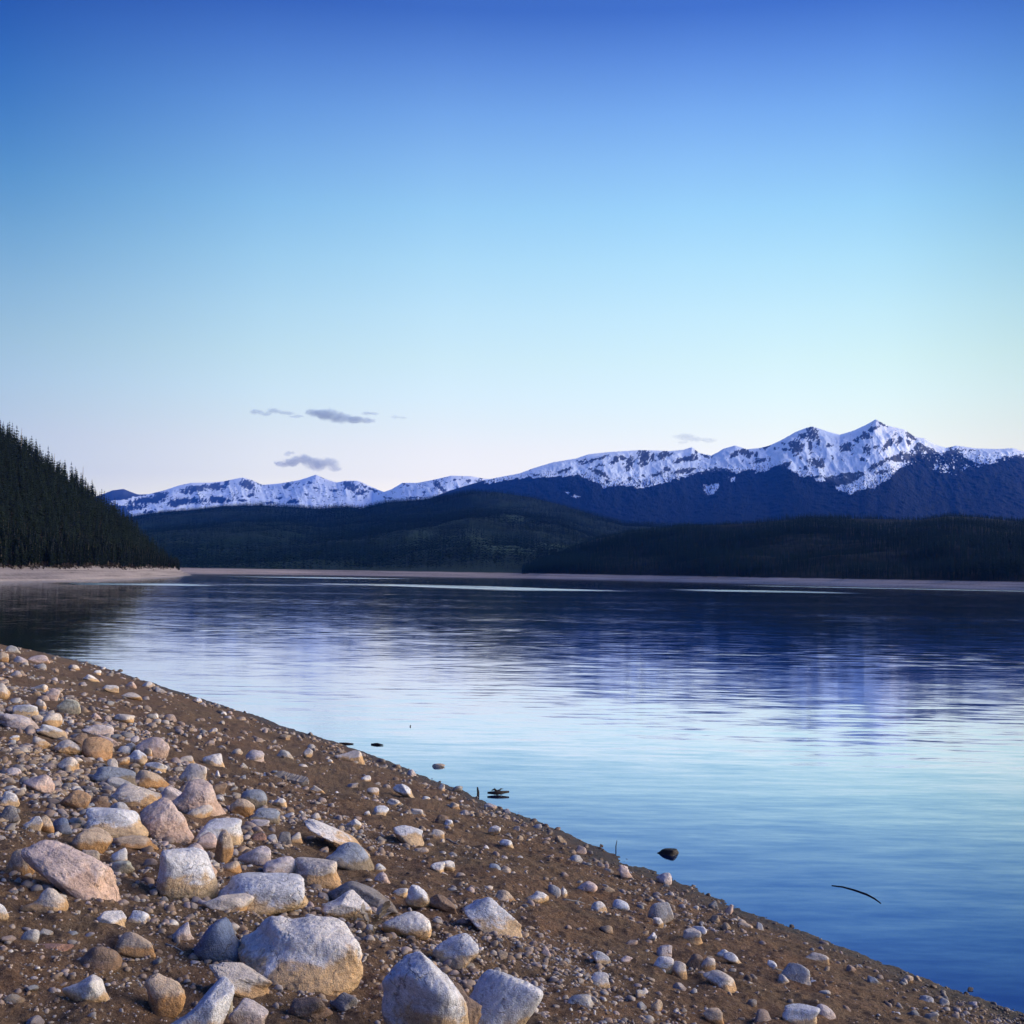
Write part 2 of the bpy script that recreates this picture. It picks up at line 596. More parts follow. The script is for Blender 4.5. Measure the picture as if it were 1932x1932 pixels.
COLORS = {'white': (0.64, 0.59, 0.53), 'bluewhite': (0.55, 0.54, 0.535), 'pale': (0.54, 0.465, 0.385), 'pink': (0.50, 0.39, 0.335), 'lilac': (0.49, 0.425, 0.40),
          'tan': (0.46, 0.35, 0.245), 'grey': (0.38, 0.36, 0.335), 'dgrey': (0.20, 0.185, 0.175), 'blue': (0.145, 0.175, 0.245), 'bluegrey': (0.26, 0.28, 0.31),
          'brown': (0.215, 0.15, 0.105), 'orange': (0.43, 0.27, 0.15), 'red': (0.28, 0.165, 0.125), 'green': (0.39, 0.37, 0.29)}

ZOOM = {1: (0.2743, 0, 0.2743, 1135.5), 2: (0.2743, 0, 0.2743, 1514), 3: (0.2743, 454, 0.2743, 1514), 4: (0.4906, 984, 0.4906, 1514), 5: (0.2743, 454, 0.2743, 1325)}
# (sheet, x0, y0, x1, y1, colour, shape, tilt in degrees, reference name, label)
ROCKS = [
    (3, -10, 770, 845, 1310, 'white', 'block', 12, 'the largest boulder', 'largest white boulder on the bank, saddle-topped with a tan stained underside'),
    (3, 925, 1050, 1600, 1830, 'bluewhite', 'round', 14, 'the blue-white bottom boulder', 'big blue-white boulder cut by the bottom edge, partly hidden by a brown rock'),
    (3, 1080, 1225, 1680, 1800, 'brown', 'lumpy', 26, 'the rough brown boulder', 'rough dark brown boulder leaning in front of the big blue-white one'),
    (3, 1515, 1155, 2010, 1780, 'bluewhite', 'block', 26, 'the ridged wedge boulder', 'tall wedge-shaped boulder with a sharp ridge and a sunlit tan side'),
    (3, 1540, 655, 1990, 970, 'bluewhite', 'angular', 24, 'the big angular white block', 'big angular blue-white block sloping towards the lake on bare soil'),
    (3, 975, 730, 1315, 955, 'white', 'round', 12, 'the egg-shaped boulder', 'smooth egg-shaped boulder, white on top and tan below, behind a dry sprig'),
    (3, 1325, 905, 1635, 1140, 'bluewhite', 'lumpy', 10, 'the knobbed white boulder', 'rounded white boulder with a low knob on one end, on open soil'),
    (2, 1335, 800, 1680, 1110, 'blue', 'round', -4, 'the dark blue boulder', 'dark slate-blue rounded boulder tucked against the largest white boulder'),
    (2, 1440, 1080, 1895, 1360, 'pale', 'angular', 26, 'the flat pinkish slab', 'flat pinkish-white angular slab lying in front of the dark blue boulder'),
    (2, 1090, 310, 1510, 700, 'bluewhite', 'block', 6, 'the two-tone boulder', 'large two-tone boulder, blue-white cap over a tan lower face'),
    (2, 1200, 275, 1505, 560, 'pink', 'round', 10, 'the pink boulder behind the two-tone one', 'rounded pink boulder showing over the two-tone boulder'),
    (3, -150, 490, 475, 800, 'bluewhite', 'slab', 8, 'the long grey boulder', 'long blocky grey-white boulder with a brown stained lower edge'),
    (2, 1410, 580, 1720, 795, 'pale', 'wedge', 22, 'the chipped cream stone', 'chipped cream stone with a fresh broken face beside the two-tone boulder'),
    (2, 175, 270, 850, 700, 'pink', 'lumpy', 30, 'the long pink slab', 'long tilted slab of pinkish brown rock lying diagonally up the bank'),
    (2, 30, 320, 240, 540, 'tan', 'lumpy', 0, 'the tan lump', 'tan lumpy rock beside the upper end of the long pink slab'),
    (2, 175, 575, 465, 800, 'pale', 'lumpy', 20, 'the crusted stone', 'pale crusted stone half sunk below the long pink slab'),
    (2, 590, 40, 1025, 250, 'bluewhite', 'slab', 8, 'the boat-shaped stone', 'boat-shaped stone with a flat blue-white top and tan hull'),
    (2, 965, -30, 1350, 275, 'pink', 'lumpy', 12, 'the big pink boulder', 'big lumpy pale pink boulder at the middle of the stone field'),
    (2, 1320, 115, 1670, 300, 'bluewhite', 'slab', -2, 'the flat white stone', 'flat white-topped stone bridging smaller tan stones'),
    (2, 510, 170, 765, 345, 'tan', 'round', 14, 'the half-dark round stone', 'rounded tan stone with one whole side in dark shade'),
    (2, 1180, 820, 1365, 975, 'lilac', 'wedge', 12, 'the lilac wedge', 'lilac grey wedge of rock leaning on the dark blue boulder'),
    (2, 450, 1180, 780, 1390, 'white', 'wedge', 18, 'the lone white wedge', 'lone white wedge-shaped stone on dark bare soil'),
    (2, 1000, 1150, 1270, 1440, 'tan', 'lumpy', -8, 'the upright tan rock', 'upright lumpy tan rock with a crumbly surface'),
    (2, 1180, 1215, 1640, 1720, 'bluewhite', 'wedge', 32, 'the pale pointed rock', 'pale pointed rock rising from the bottom edge beside the upright tan rock'),
    (2, 1420, 1275, 1610, 1460, 'green', 'angular', 10, 'the greenish stone', 'greenish grey stone wedged behind the pale pointed rock'),
    (2, 1590, 1350, 1840, 1580, 'lilac', 'wedge', 30, 'the mauve shard', 'mauve pointed shard of rock at the bottom edge below the flat pinkish slab'),
    (2, 800, 900, 1075, 1060, 'tan', 'block', 10, 'the tan block', 'tan block with a pale top edge on bare soil below white chips'),
    (2, 560, 980, 840, 1170, 'brown', 'round', 8, 'the earthy hump', 'low earthy brown hump of rock almost buried in soil'),
    (2, 215, 965, 500, 1035, 'red', 'slab', 0, 'the flat reddish stone', 'flat reddish stone lying flush with the soil'),
    (2, 140, 865, 268, 965, 'grey', 'round', 6, 'the small grey cobble', 'small grey cobble just uphill of the flat reddish stone'),
    (2, 640, 740, 885, 885, 'white', 'angular', 12, 'the white shard', 'white jagged shard standing at the lower end of the long pink slab'),
    (2, 870, 745, 1055, 825, 'bluewhite', 'slab', 6, 'the thin white chip', 'thin flat white chip lying beside the white jagged shard'),
    (2, -70, 685, 58, 838, 'bluewhite', 'round', 0, None, 'smooth white cobble cut by the edge of the view'),
    (2, 540, 330, 735, 505, 'tan', 'lumpy', 20, 'the pitted stone', 'pitted tan stone with a dark hollow beside the long pink slab'),
    (2, 780, 225, 1090, 325, 'tan', 'slab', 6, 'the sunken tan slab', 'sunken tan slab in front of the boat-shaped stone'),
    (2, 740, 400, 922, 500, 'green', 'block', -6, None, 'small olive grey block beside the pitted stone'),
    (2, 765, 310, 880, 412, 'white', 'angular', 10, None, 'small white angular stone perched above an olive grey block'),
    (2, 345, 105, 500, 215, 'blue', 'round', 8, 'the small blue cobble', 'small dark blue cobble above the long pink slab'),
    (2, 170, 92, 292, 210, 'white', 'angular', 18, 'the chalky stone', 'chalky white stone next to a small dark blue cobble'),
    (2, 262, 90, 372, 208, 'tan', 'round', 0, None, 'tan cobble squeezed between a chalky stone and a blue cobble'),
    (2, 1340, 205, 1500, 320, 'pink', 'block', 0, None, 'pink stone carrying the flat white-topped stone'),
    (2, 1470, 195, 1605, 420, 'tan', 'lumpy', -4, None, 'tan knobbly stone propping the outer end of the flat white-topped stone'),
    (2, 1520, 400, 1665, 490, 'tan', 'round', 6, None, 'tan cobble just behind the long grey boulder'),
    (3, 155, 370, 415, 530, 'lilac', 'lumpy', 8, 'the lilac stone', 'pale lilac stone with a dark notch behind the long grey boulder'),
    (3, -20, 300, 235, 425, 'lilac', 'slab', 8, 'the dull mauve slab', 'dull mauve slab behind the pale lilac stone'),
    (3, 40, 35, 275, 150, 'bluegrey', 'slab', 8, 'the blue-grey slab', 'blue-grey slab with a smooth flat face among pale stones'),
    (3, 25, 118, 212, 195, 'lilac', 'slab', 4, None, 'flat pale lilac stone in front of the blue-grey slab'),
    (3, 440, 130, 895, 345, 'white', 'round', 26, 'the long white boulder', 'long smooth white boulder tapering down towards the lake'),
    (3, 595, 275, 930, 490, 'bluegrey', 'round', 14, 'the blue-capped boulder', 'blue-capped tan boulder lying against the long smooth white one'),
    (3, 345, 380, 702, 585, 'pale', 'block', 6, 'the half-shaded pale boulder', 'squat pale boulder with one dark faceted side and one bright side'),
    (3, 590, 545, 1090, 735, 'dgrey', 'slab', 8, 'the dark flat slab', 'long dark grey slab with a pale rim and a tan end'),
    (3, 1040, 580, 1160, 660, 'white', 'block', 4, None, 'small white block on the end of the long dark grey slab'),
    (3, 570, 595, 942, 835, 'white', 'angular', 18, 'the cracked white rock', 'cracked white rock with creased faces behind the largest boulder'),
    (3, 1135, 570, 1322, 750, 'bluewhite', 'lumpy', 6, 'the mottled round boulder', 'mottled round grey-white boulder beyond the long dark grey slab'),
    (3, 1300, 635, 1530, 780, 'brown', 'wedge', 26, 'the brown wedge', 'brown angular wedge next to the mottled round boulder'),
    (3, 920, 480, 1042, 580, 'pink', 'round', 12, None, 'pink cobble above the long dark grey slab'),
    (3, 922, 418, 1002, 478, 'bluewhite', 'round', 0, None, 'small white cobble at the lake side of the blue-capped boulder'),
    (3, 1045, 158, 1270, 290, 'bluewhite', 'angular', 16, 'the faceted white stone', 'faceted white stone alone on brown soil behind the long smooth white boulder'),
    (3, 900, 25, 1020, 108, 'bluewhite', 'round', 4, 'the white-capped cobble', 'white-capped tan cobble beside a small white pebble'),
    (3, 850, 58, 896, 108, 'white', 'round', 0, None, 'small bright white pebble beside the white-capped cobble'),
    (3, 728, 108, 832, 188, 'white', 'angular', 16, None, 'small white angular stone just behind the long smooth white boulder'),
    (3, 1310, 185, 1412, 265, 'pale', 'angular', 20, None, 'small cream stone with one steep side beyond the faceted white stone'),
    (3, 1330, 78, 1440, 162, 'brown', 'block', 6, None, 'brown block with a dark shaded side near the waterline'),
    (3, 1388, 115, 1468, 172, 'bluewhite', 'wedge', 12, None, 'small white wedge against a brown block near the waterline'),
    (3, 1160, 45, 1282, 102, 'pale', 'slab', 10, None, 'flat cream stone on the open soil near the waterline'),
    (3, 1700, 158, 1785, 238, 'white', 'angular', 12, 'the small white peak', 'small white stone shaped like a peak'),
    (3, 1780, 252, 1882, 310, 'bluewhite', 'angular', 10, None, 'small white angular stone downhill of the peak-shaped one'),
    (3, 1310, 398, 1412, 478, 'white', 'wedge', 22, None, 'pale broken shard, first of a pair lying side by side'),
    (3, 1365, 388, 1482, 478, 'white', 'wedge', 26, None, 'pale broken shard, second of a pair lying side by side'),
    (3, 1698, 420, 1790, 500, 'bluegrey', 'round', 0, None, 'blue-grey cobble joined by a tan one on open soil'),
    (3, 1760, 438, 1868, 506, 'tan', 'angular', 6, None, 'tan angular cobble touching a blue-grey one on open soil'),
    (3, 1768, 530, 1860, 592, 'pale', 'round', 4, None, 'small cream cobble standing alone below the blue-grey cobble'),
    (3, 1655, 295, 1722, 352, 'white', 'lumpy', 8, None, 'small white nodule uphill of a white angular stone'),
    (3, 1180, 308, 1292, 348, 'tan', 'slab', -10, None, 'thin tan flake in front of the faceted white stone'),
    (3, 330, 205, 432, 295, 'pale', 'block', 4, 'the small cream block', 'small cream block next to a dark stone'),
    (3, 248, 205, 350, 300, 'dgrey', 'block', 0, None, 'dark stone leaning on the small cream block'),
    (3, 70, 203, 176, 290, 'red', 'round', 4, None, 'reddish cobble beside a small grey cobble'),
    (3, 178, 218, 256, 292, 'grey', 'round', 0, None, 'small grey cobble between a reddish one and a dark one'),
    (3, 478, 72, 556, 122, 'pale', 'round', 0, None, 'small cream cobble uphill of the long smooth white boulder'),
    (3, 325, 1310, 640, 1500, 'brown', 'lumpy', 4, 'the shaded brown rock', 'dark earthy rock in the shade below the largest boulder'),
    (3, 620, 1305, 850, 1470, 'dgrey', 'angular', 20, None, 'dark grey rock next to the earthy one below the largest boulder'),
    (3, 1380, 862, 1452, 900, 'pale', 'slab', 10, None, 'small flat cream flake between the knobbed and the angular white boulders'),
    (3, 930, 950, 985, 978, 'white', 'slab', 4, None, 'tiny white flake below the dry sprig'),
    (3, 1640, 1075, 1675, 1108, 'pale', 'round', 0, None, 'tiny cream pebble beside the knobbed white boulder'),
    (3, 1735, 610, 1900, 710, 'tan', 'lumpy', 6, None, 'crumbly tan mound of rock behind the big angular block'),
    # lake side, open soil
    (4, 20, 340, 105, 397, 'white', 'lumpy', 16, None, 'knobbly white stone uphill of the pair of bright pebbles'),
    (4, 268, 380, 332, 422, 'white', 'round', 6, None, 'bright white cobble next to a greyer one on open soil'),
    (4, 350, 375, 416, 417, 'bluewhite', 'round', 6, None, 'grey-white cobble next to a bright white one on open soil'),
    (4, 488, 378, 587, 462, 'grey', 'round', 8, 'the lone grey cobble', 'large grey-white cobble standing highest on the lake-side soil'),
    (4, 505, 440, 546, 477, 'white', 'angular', 0, None, 'small white chip at the foot of a large grey-white cobble'),
    (4, 613, 488, 698, 548, 'pale', 'block', 4, 'the cream block', 'cream block with a flat top on the lake-side soil'),
    (4, 655, 472, 712, 508, 'white', 'round', 8, None, 'white cobble tucked behind a cream flat-topped block'),
    (4, 484, 500, 520, 534, 'white', 'angular', 8, None, 'small white chip uphill of the cream flat-topped block'),
    (4, 750, 562, 805, 592, 'white', 'slab', 10, None, 'flat white pebble touching a rounder grey-white one'),
    (4, 775, 574, 853, 626, 'bluewhite', 'round', 18, 'the white turtle-backed stone', 'turtle-backed grey-white stone on the lake-side soil'),
    (4, 520, 545, 580, 587, 'lilac', 'round', 8, None, 'lilac cobble just behind a pair of white ones'),
    (4, 508, 590, 585, 652, 'white', 'round', 8, 'the paired white cobble', 'bigger of two touching white cobbles'),
    (4, 568, 610, 640, 667, 'pale', 'round', 10, None, 'smaller of two touching white cobbles, slightly cream'),
    (4, 630, 582, 702, 635, 'brown', 'block', 4, None, 'dark brown cobble beside a cream one'),
    (4, 690, 595, 746, 648, 'pale', 'round', 8, None, 'cream cobble resting against a dark brown one'),
    (4, 698, 648, 832, 727, 'pale', 'round', 16, 'the potato-shaped stone', 'potato-shaped cream stone on dark soil'),
    (4, 985, 622, 1112, 712, 'grey', 'angular', 0, 'the grey angular block', 'big grey angular block on the lake-side slope'),
    (4, 984, 665, 1040, 707, 'pale', 'round', 6, None, 'cream cobble at the uphill foot of the grey angular block'),
    (4, 1005, 768, 1142, 862, 'bluewhite', 'block', 8, 'the white bottom block', 'white block with a faceted end near the bottom edge'),
    (4, 1115, 776, 1212, 852, 'lilac', 'round', 16, None, 'lilac pink stone pressed against a white faceted block'),
    (4, 1090, 575, 1185, 632, 'pale', 'slab', 14, None, 'pale slab with a dark underside on the lake-side slope'),
    (4, 264, 655, 342, 692, 'white', 'slab', 6, None, 'flat bright white stone like a lens on dark soil'),
    (4, 268, 570, 342, 622, 'bluewhite', 'wedge', 20, None, 'white wedge-shaped cobble uphill of the lens-like white stone'),
    (4, 165, 730, 282, 797, 'grey', 'block', -2, 'the squared grey rock', 'squared grey rock with a pale lake-side face'),
    (4, 380, 590, 425, 622, 'pink', 'angular', 12, None, 'small pink chip between lens-like and paired white stones'),
    (4, 945, 610, 985, 647, 'bluewhite', 'block', 6, None, 'small white block near the grey angular block'),
    (4, 1110, 682, 1140, 708, 'bluewhite', 'round', 0, None, 'tiny grey-white pebble below the grey angular block'),
    (4, 820, 460, 900, 498, 'tan', 'slab', 14, None, 'long tan sliver of stone near the waterline'),
    (4, 780, 390, 815, 427, 'pink', 'angular', 0, None, 'small upright pink chip by the waterline'),
    (4, 100, 317, 152, 355, 'grey', 'round', 0, None, 'grey cobble paired with a small upright white chip'),
    (4, 150, 328, 177, 358, 'white', 'round', 0, None, 'small upright white chip paired with a grey cobble'),
    (4, 213, 305, 292, 350, 'pink', 'lumpy', 4, None, 'salmon pink stone close to the waterline'),
    (4, 372, 245, 430, 297, 'pink', 'lumpy', 10, None, 'rough pink stone at the waterline gravel'),
    (4, 520, 265, 582, 317, 'lilac', 'lumpy', 20, None, 'rounded mauve stone standing at the water edge'),
    (4, 500, 755, 542, 802, 'tan', 'lumpy', 30, None, 'small tan chip uphill of the white faceted block'),
    (4, 700, 788, 782, 832, 'tan', 'round', 10, None, 'earthy tan cobble half buried near the bottom edge'),
    (4, 1405, 806, 1470, 836, 'bluewhite', 'slab', 4, None, 'flat white stone nearest the bottom corner of the bank'),
    (4, 1530, 745, 1585, 775, 'grey', 'round', 6, None, 'grey cobble on the last strip of soil by the dark water'),
    (4, 1472, 665, 1506, 702, 'tan', 'round', 0, None, 'small tan cobble near the dark water'),
    (4, 1718, 763, 1752, 787, 'lilac', 'round', 6, None, 'small mauve pebble farthest down the waterline'),
    (4, 75, 552, 116, 598, 'pink', 'round', 6, None, 'small pink pebble below the big angular white block'),
    (4, -20, 708, 40, 752, 'pink', 'round', 8, None, 'pink cobble on open soil by the ridged wedge boulder'),
    (4, 1330, 672, 1385, 708, 'bluegrey', 'angular', 4, None, 'blue-grey chip on the lake-side slope'),
    # upper stone field
    (1, 85, 700, 262, 810, 'bluewhite', 'block', -4, 'the blue-white stone', 'blue-white flat-faced stone high on the stone field'),
    (1, -20, 770, 270, 895, 'lilac', 'lumpy', 8, 'the pale heap', 'wide pale lilac rock in front of the blue-white flat-faced stone'),
    (1, 295, 765, 428, 880, 'pale', 'round', 6, 'the domed pale stone', 'domed pale stone beside the blue-white flat-faced stone'),
    (1, 262, 845, 490, 955, 'bluewhite', 'slab', 20, 'the sloping white slab', 'sloping white slab in front of the domed pale stone'),
    (1, 218, 925, 348, 1035, 'pale', 'lumpy', 4, None, 'pale weathered stone below the sloping white slab'),
    (1, 250, 668, 318, 765, 'pale', 'round', -10, None, 'small pale upright cobble behind the domed pale stone'),
    (1, 398, 662, 556, 775, 'green', 'round', 16, 'the olive stone', 'olive tinted round stone at the upper stone field'),
    (1, 570, 832, 792, 940, 'lilac', 'slab', 14, 'the mauve slab', 'dusty mauve slab above an orange-tinged boulder'),
    (1, 690, 905, 822, 1015, 'pink', 'slab', 40, None, 'pink slab standing at the lake side of the orange-tinged boulder'),
    (1, 565, 930, 778, 1115, 'orange', 'round', 14, 'the orange-tinged boulder', 'orange-tinged round boulder topped with pink'),
    (1, 485, 900, 640, 1010, 'brown', 'lumpy', 10, None, 'brown stone behind the orange-tinged boulder'),
    (1, 940, 918, 1162, 1095, 'pink', 'round', 18, 'the salmon boulder', 'salmon pink round boulder on the upper stone field'),
    (1, 830, 968, 932, 1045, 'grey', 'round', 0, None, 'grey cobble uphill of the salmon pink boulder'),
    (1, 865, 1020, 1012, 1135, 'bluewhite', 'lumpy', 12, None, 'white lumpy stone in front of the salmon pink boulder'),
    (1, 980, 1005, 1047, 1092, 'tan', 'round', 0, None, 'tan cobble leaning on the salmon pink boulder'),
    (1, 1003, 1088, 1143, 1182, 'white', 'angular', 22, 'the bright white stone', 'bright white angular stone below the salmon pink boulder'),
    (1, 798, 1070, 892, 1130, 'tan', 'round', -6, None, 'small tan cobble between orange-tinged and salmon boulders'),
    (1, 735, 1080, 840, 1165, 'pale', 'wedge', 26, None, 'pale splinter at the foot of the orange-tinged boulder'),
    (1, 640, 1130, 945, 1290, 'bluegrey', 'slab', 14, 'the long blue-grey slab', 'long blue-grey slab with a dark side in mid stone field'),
    (1, 925, 1160, 1190, 1300, 'tan', 'round', 12, 'the sandy boulder', 'sandy rounded boulder at the lake side of the long blue-grey slab'),
    (1, 735, 1210, 915, 1300, 'grey', 'slab', 4, None, 'grey slab stacked below the long blue-grey slab'),
    (1, 735, 1240, 1105, 1440, 'pale', 'lumpy', -4, 'the humped pale rock', 'big humped pale rock behind the big lumpy pink boulder'),
    (1, 1095, 1270, 1300, 1410, 'lilac', 'block', 18, None, 'lilac block beside the humped pale rock'),
    (1, 1195, 1230, 1605, 1515, 'pink', 'block', 16, 'the pink block', 'large rounded pink block with a straight pale top edge'),
    (1, 1225, 1055, 1345, 1130, 'pale', 'slab', 8, None, 'pale flat stone behind the cream boulder'),
    (1, 1240, 1110, 1455, 1295, 'pale', 'block', 16, 'the cream boulder', 'cream boulder with a dark uphill side and a bright lake side'),
    (1, 1398, 1035, 1555, 1135, 'white', 'lumpy', 14, 'the white knuckle stone', 'white knuckle-shaped stone beyond the cream boulder'),
    (1, 1660, 1290, 1840, 1408, 'bluegrey', 'block', 10, 'the blue and tan block', 'block with a blue-grey top and a sunlit tan face'),
    (1, 1590, 1345, 1745, 1462, 'tan', 'lumpy', 22, None, 'tan wedge-like stone uphill of the blue and tan block'),
    (1, 1285, 1380, 1455, 1515, 'pale', 'lumpy', 16, None, 'cream lumpy stone in front of the large pink block'),
    (1, 1440, 1230, 1555, 1330, 'brown', 'round', 18, None, 'brown rounded stone behind the large pink block'),
    (1, 1478, 1160, 1524, 1222, 'white', 'round', 0, None, 'small white upright pebble beside the cream boulder'),
    (1, 430, 1290, 608, 1455, 'orange', 'lumpy', 20, 'the orange stone', 'rusty orange stone with a dark underside'),
    (1, 180, 1170, 402, 1335, 'pink', 'round', 26, 'the peach stone', 'peach coloured boulder sloping down the uphill side of the stone field'),
    (1, 400, 1065, 556, 1185, 'pale', 'round', 18, 'the grey dome', 'smooth pale dome behind the peach coloured boulder'),
    (1, 380, 950, 565, 1070, 'pale', 'lumpy', 16, None, 'weathered pale stone behind the smooth pale dome'),
    (1, -20, 1305, 132, 1425, 'white', 'block', 4, 'the white edge block', 'white block at the uphill edge above a dark stone'),
    (1, -20, 1400, 135, 1530, 'dgrey', 'lumpy', 4, None, 'dark grey stone under the white block at the uphill edge'),
    (1, -20, 560, 70, 670, 'pale', 'round', 0, None, 'pale round stone at the uphill edge of the upper field'),
    (1, 320, 595, 412, 690, 'pink', 'slab', 30, None, 'pink slab above the small pale upright cobble'),
    (1, 205, 555, 335, 635, 'pale', 'angular', 16, None, 'pale jagged stone on the upper stone field'),
    (1, 710, 565, 822, 622, 'white', 'slab', 14, None, 'flat white stone on the upper bank'),
    (1, 780, 770, 922, 838, 'pale', 'lumpy', 8, None, 'pale lumpy stone alone on the upper bank soil'),
    (1, 625, 765, 700, 830, 'pink', 'round', 8, None, 'pink cobble behind the dusty mauve slab'),
    (1, 610, 1335, 762, 1430, 'brown', 'lumpy', 0, None, 'brown rough stone between rusty orange and humped pale rocks'),
    (1, 755, 1380, 895, 1460, 'grey', 'round', 6, None, 'grey stone in front of the humped pale rock'),
    (1, 45, 1140, 162, 1220, 'lilac', 'lumpy', 6, None, 'lilac stone uphill of the peach coloured boulder'),
    (1, 60, 915, 132, 952, 'white', 'slab', 8, None, 'small white flat stone below the pale lilac rock'),
    (1, 40, 1000, 110, 1050, 'white', 'round', 0, None, 'small white cobble over a dark gap'),
    (1, 475, 430, 552, 478, 'pale', 'slab', 18, None, 'pale flat stone near the crest of the bank'),
    (1, 195, 360, 345, 430, 'pink', 'lumpy', 10, 'the pink crest stone', 'pink stone near the crest of the bank'),
    (1, 95, 375, 192, 435, 'lilac', 'round', 8, None, 'lilac stone beside a pink one near the crest'),
    (1, 40, 300, 142, 358, 'grey', 'round', 4, None, 'grey stone on the crest against the dark water'),
    (1, -15, 345, 60, 425, 'tan', 'round', 4, None, 'tan cobble near the crest at the uphill edge'),
    (1, 45, 355, 112, 420, 'brown', 'round', 10, None, 'brown cobble next to a tan one near the crest'),
    (1, 640, 468, 695, 512, 'white', 'round', 8, None, 'white cobble on the bank crest by the waterline'),
    (1, 575, 500, 685, 555, 'white', 'lumpy', 14, None, 'white lumpy stone on the upper bank by the waterline'),
    (1, 868, 548, 942, 588, 'pink', 'round', 10, None, 'pink cobble by the upper waterline'),
    (1, 1068, 588, 1150, 632, 'grey', 'lumpy', 8, None, 'grey stone by the upper waterline'),
    (1, 1345, 662, 1392, 694, 'bluewhite', 'round', 6, None, 'small white pebble by the upper waterline'),
    (1, 1430, 862, 1500, 925, 'pale', 'wedge', 20, None, 'cream wedge on the upper bank soil'),
    (1, 1040, 770, 1092, 802, 'white', 'slab', 0, None, 'white flake on the upper bank soil'),
    (1, 1690, 1020, 1815, 1115, 'lilac', 'round', 6, 'the mauve dome', 'mauve dome sunk in soil on the upper bank'),
    (1, 840, 620, 980, 680, 'pale', 'slab', 14, None, 'cream flat slab on the upper bank'),
    (1, 740, 470, 782, 520, 'dgrey', 'round', 0, None, 'dark cobble on the crest of the upper bank'),
    # waterline part
    (5, 650, 315, 862, 425, 'pale', 'wedge', 16, 'the waterline slab', 'pale pink wedge of rock lying close to the waterline'),
    (5, 1055, 558, 1218, 668, 'bluewhite', 'angular', 28, 'the sharp white stone', 'sharp white stone sloping down to the lake, at mid bank'),
    (5, 598, 393, 642, 428, 'white', 'round', 8, None, 'small bright pebble in front of the waterline wedge'),
    (5, 825, 500, 897, 540, 'white', 'lumpy', 8, None, 'small white lumpy stone midway between the waterline wedge and the sharp white stone'),
    (5, 250, 325, 368, 398, 'grey', 'lumpy', 8, None, 'grey stone near the flat driftwood board'),
    (5, 430, 315, 495, 392, 'pale', 'angular', 10, None, 'pale upright chip with a dark hollow under it'),
    (5, 395, 425, 482, 465, 'pale', 'lumpy', 4, None, 'pale stone just beyond the flat driftwood board'),
    (5, 152, 485, 222, 518, 'white', 'slab', 6, None, 'white flake uphill of the flat driftwood board'),
    (5, 245, 550, 297, 585, 'white', 'angular', 6, None, 'small white chip in front of the flat driftwood board'),
    (5, 640, 610, 680, 645, 'white', 'round', 4, None, 'small white pebble at the lower end of the flat driftwood board'),
    (5, 215, 652, 322, 708, 'white', 'slab', 12, None, 'flat white stone beyond the blue and tan block'),
    (5, 870, 582, 952, 630, 'pale', 'round', 8, None, 'pale cobble uphill of the sharp white stone'),
    (5, 843, 655, 886, 692, 'white', 'round', 4, None, 'white pebble on the mid bank soil'),
    (5, 735, 653, 766, 682, 'white', 'round', 0, None, 'tiny white pebble uphill of another on the mid bank'),
    (5, 1248, 645, 1316, 678, 'bluewhite', 'round', 6, None, 'white cobble at the lake side of the sharp white stone'),
    (5, 1005, 665, 1102, 728, 'pale', 'angular', 20, None, 'pale chip in front of the sharp white stone'),
    (5, 40, 330, 165, 425, 'lilac', 'lumpy', 8, None, 'mauve stone on the mid bank with a dull surface'),
    (5, 1430, 690, 1512, 742, 'tan', 'block', 12, None, 'tan block with a dark side near the waterline'),
    (5, 485, 575, 592, 640, 'pale', 'slab', 24, None, 'pale long chip beside the lower end of the board'),
    (5, 1360, 560, 1408, 630, 'pale', 'lumpy', 0, None, 'pale stone at the waterline beyond the sharp white stone'),
]


def n_words(t):
    return len(t.split())


REFS = []
rock_boxes = []


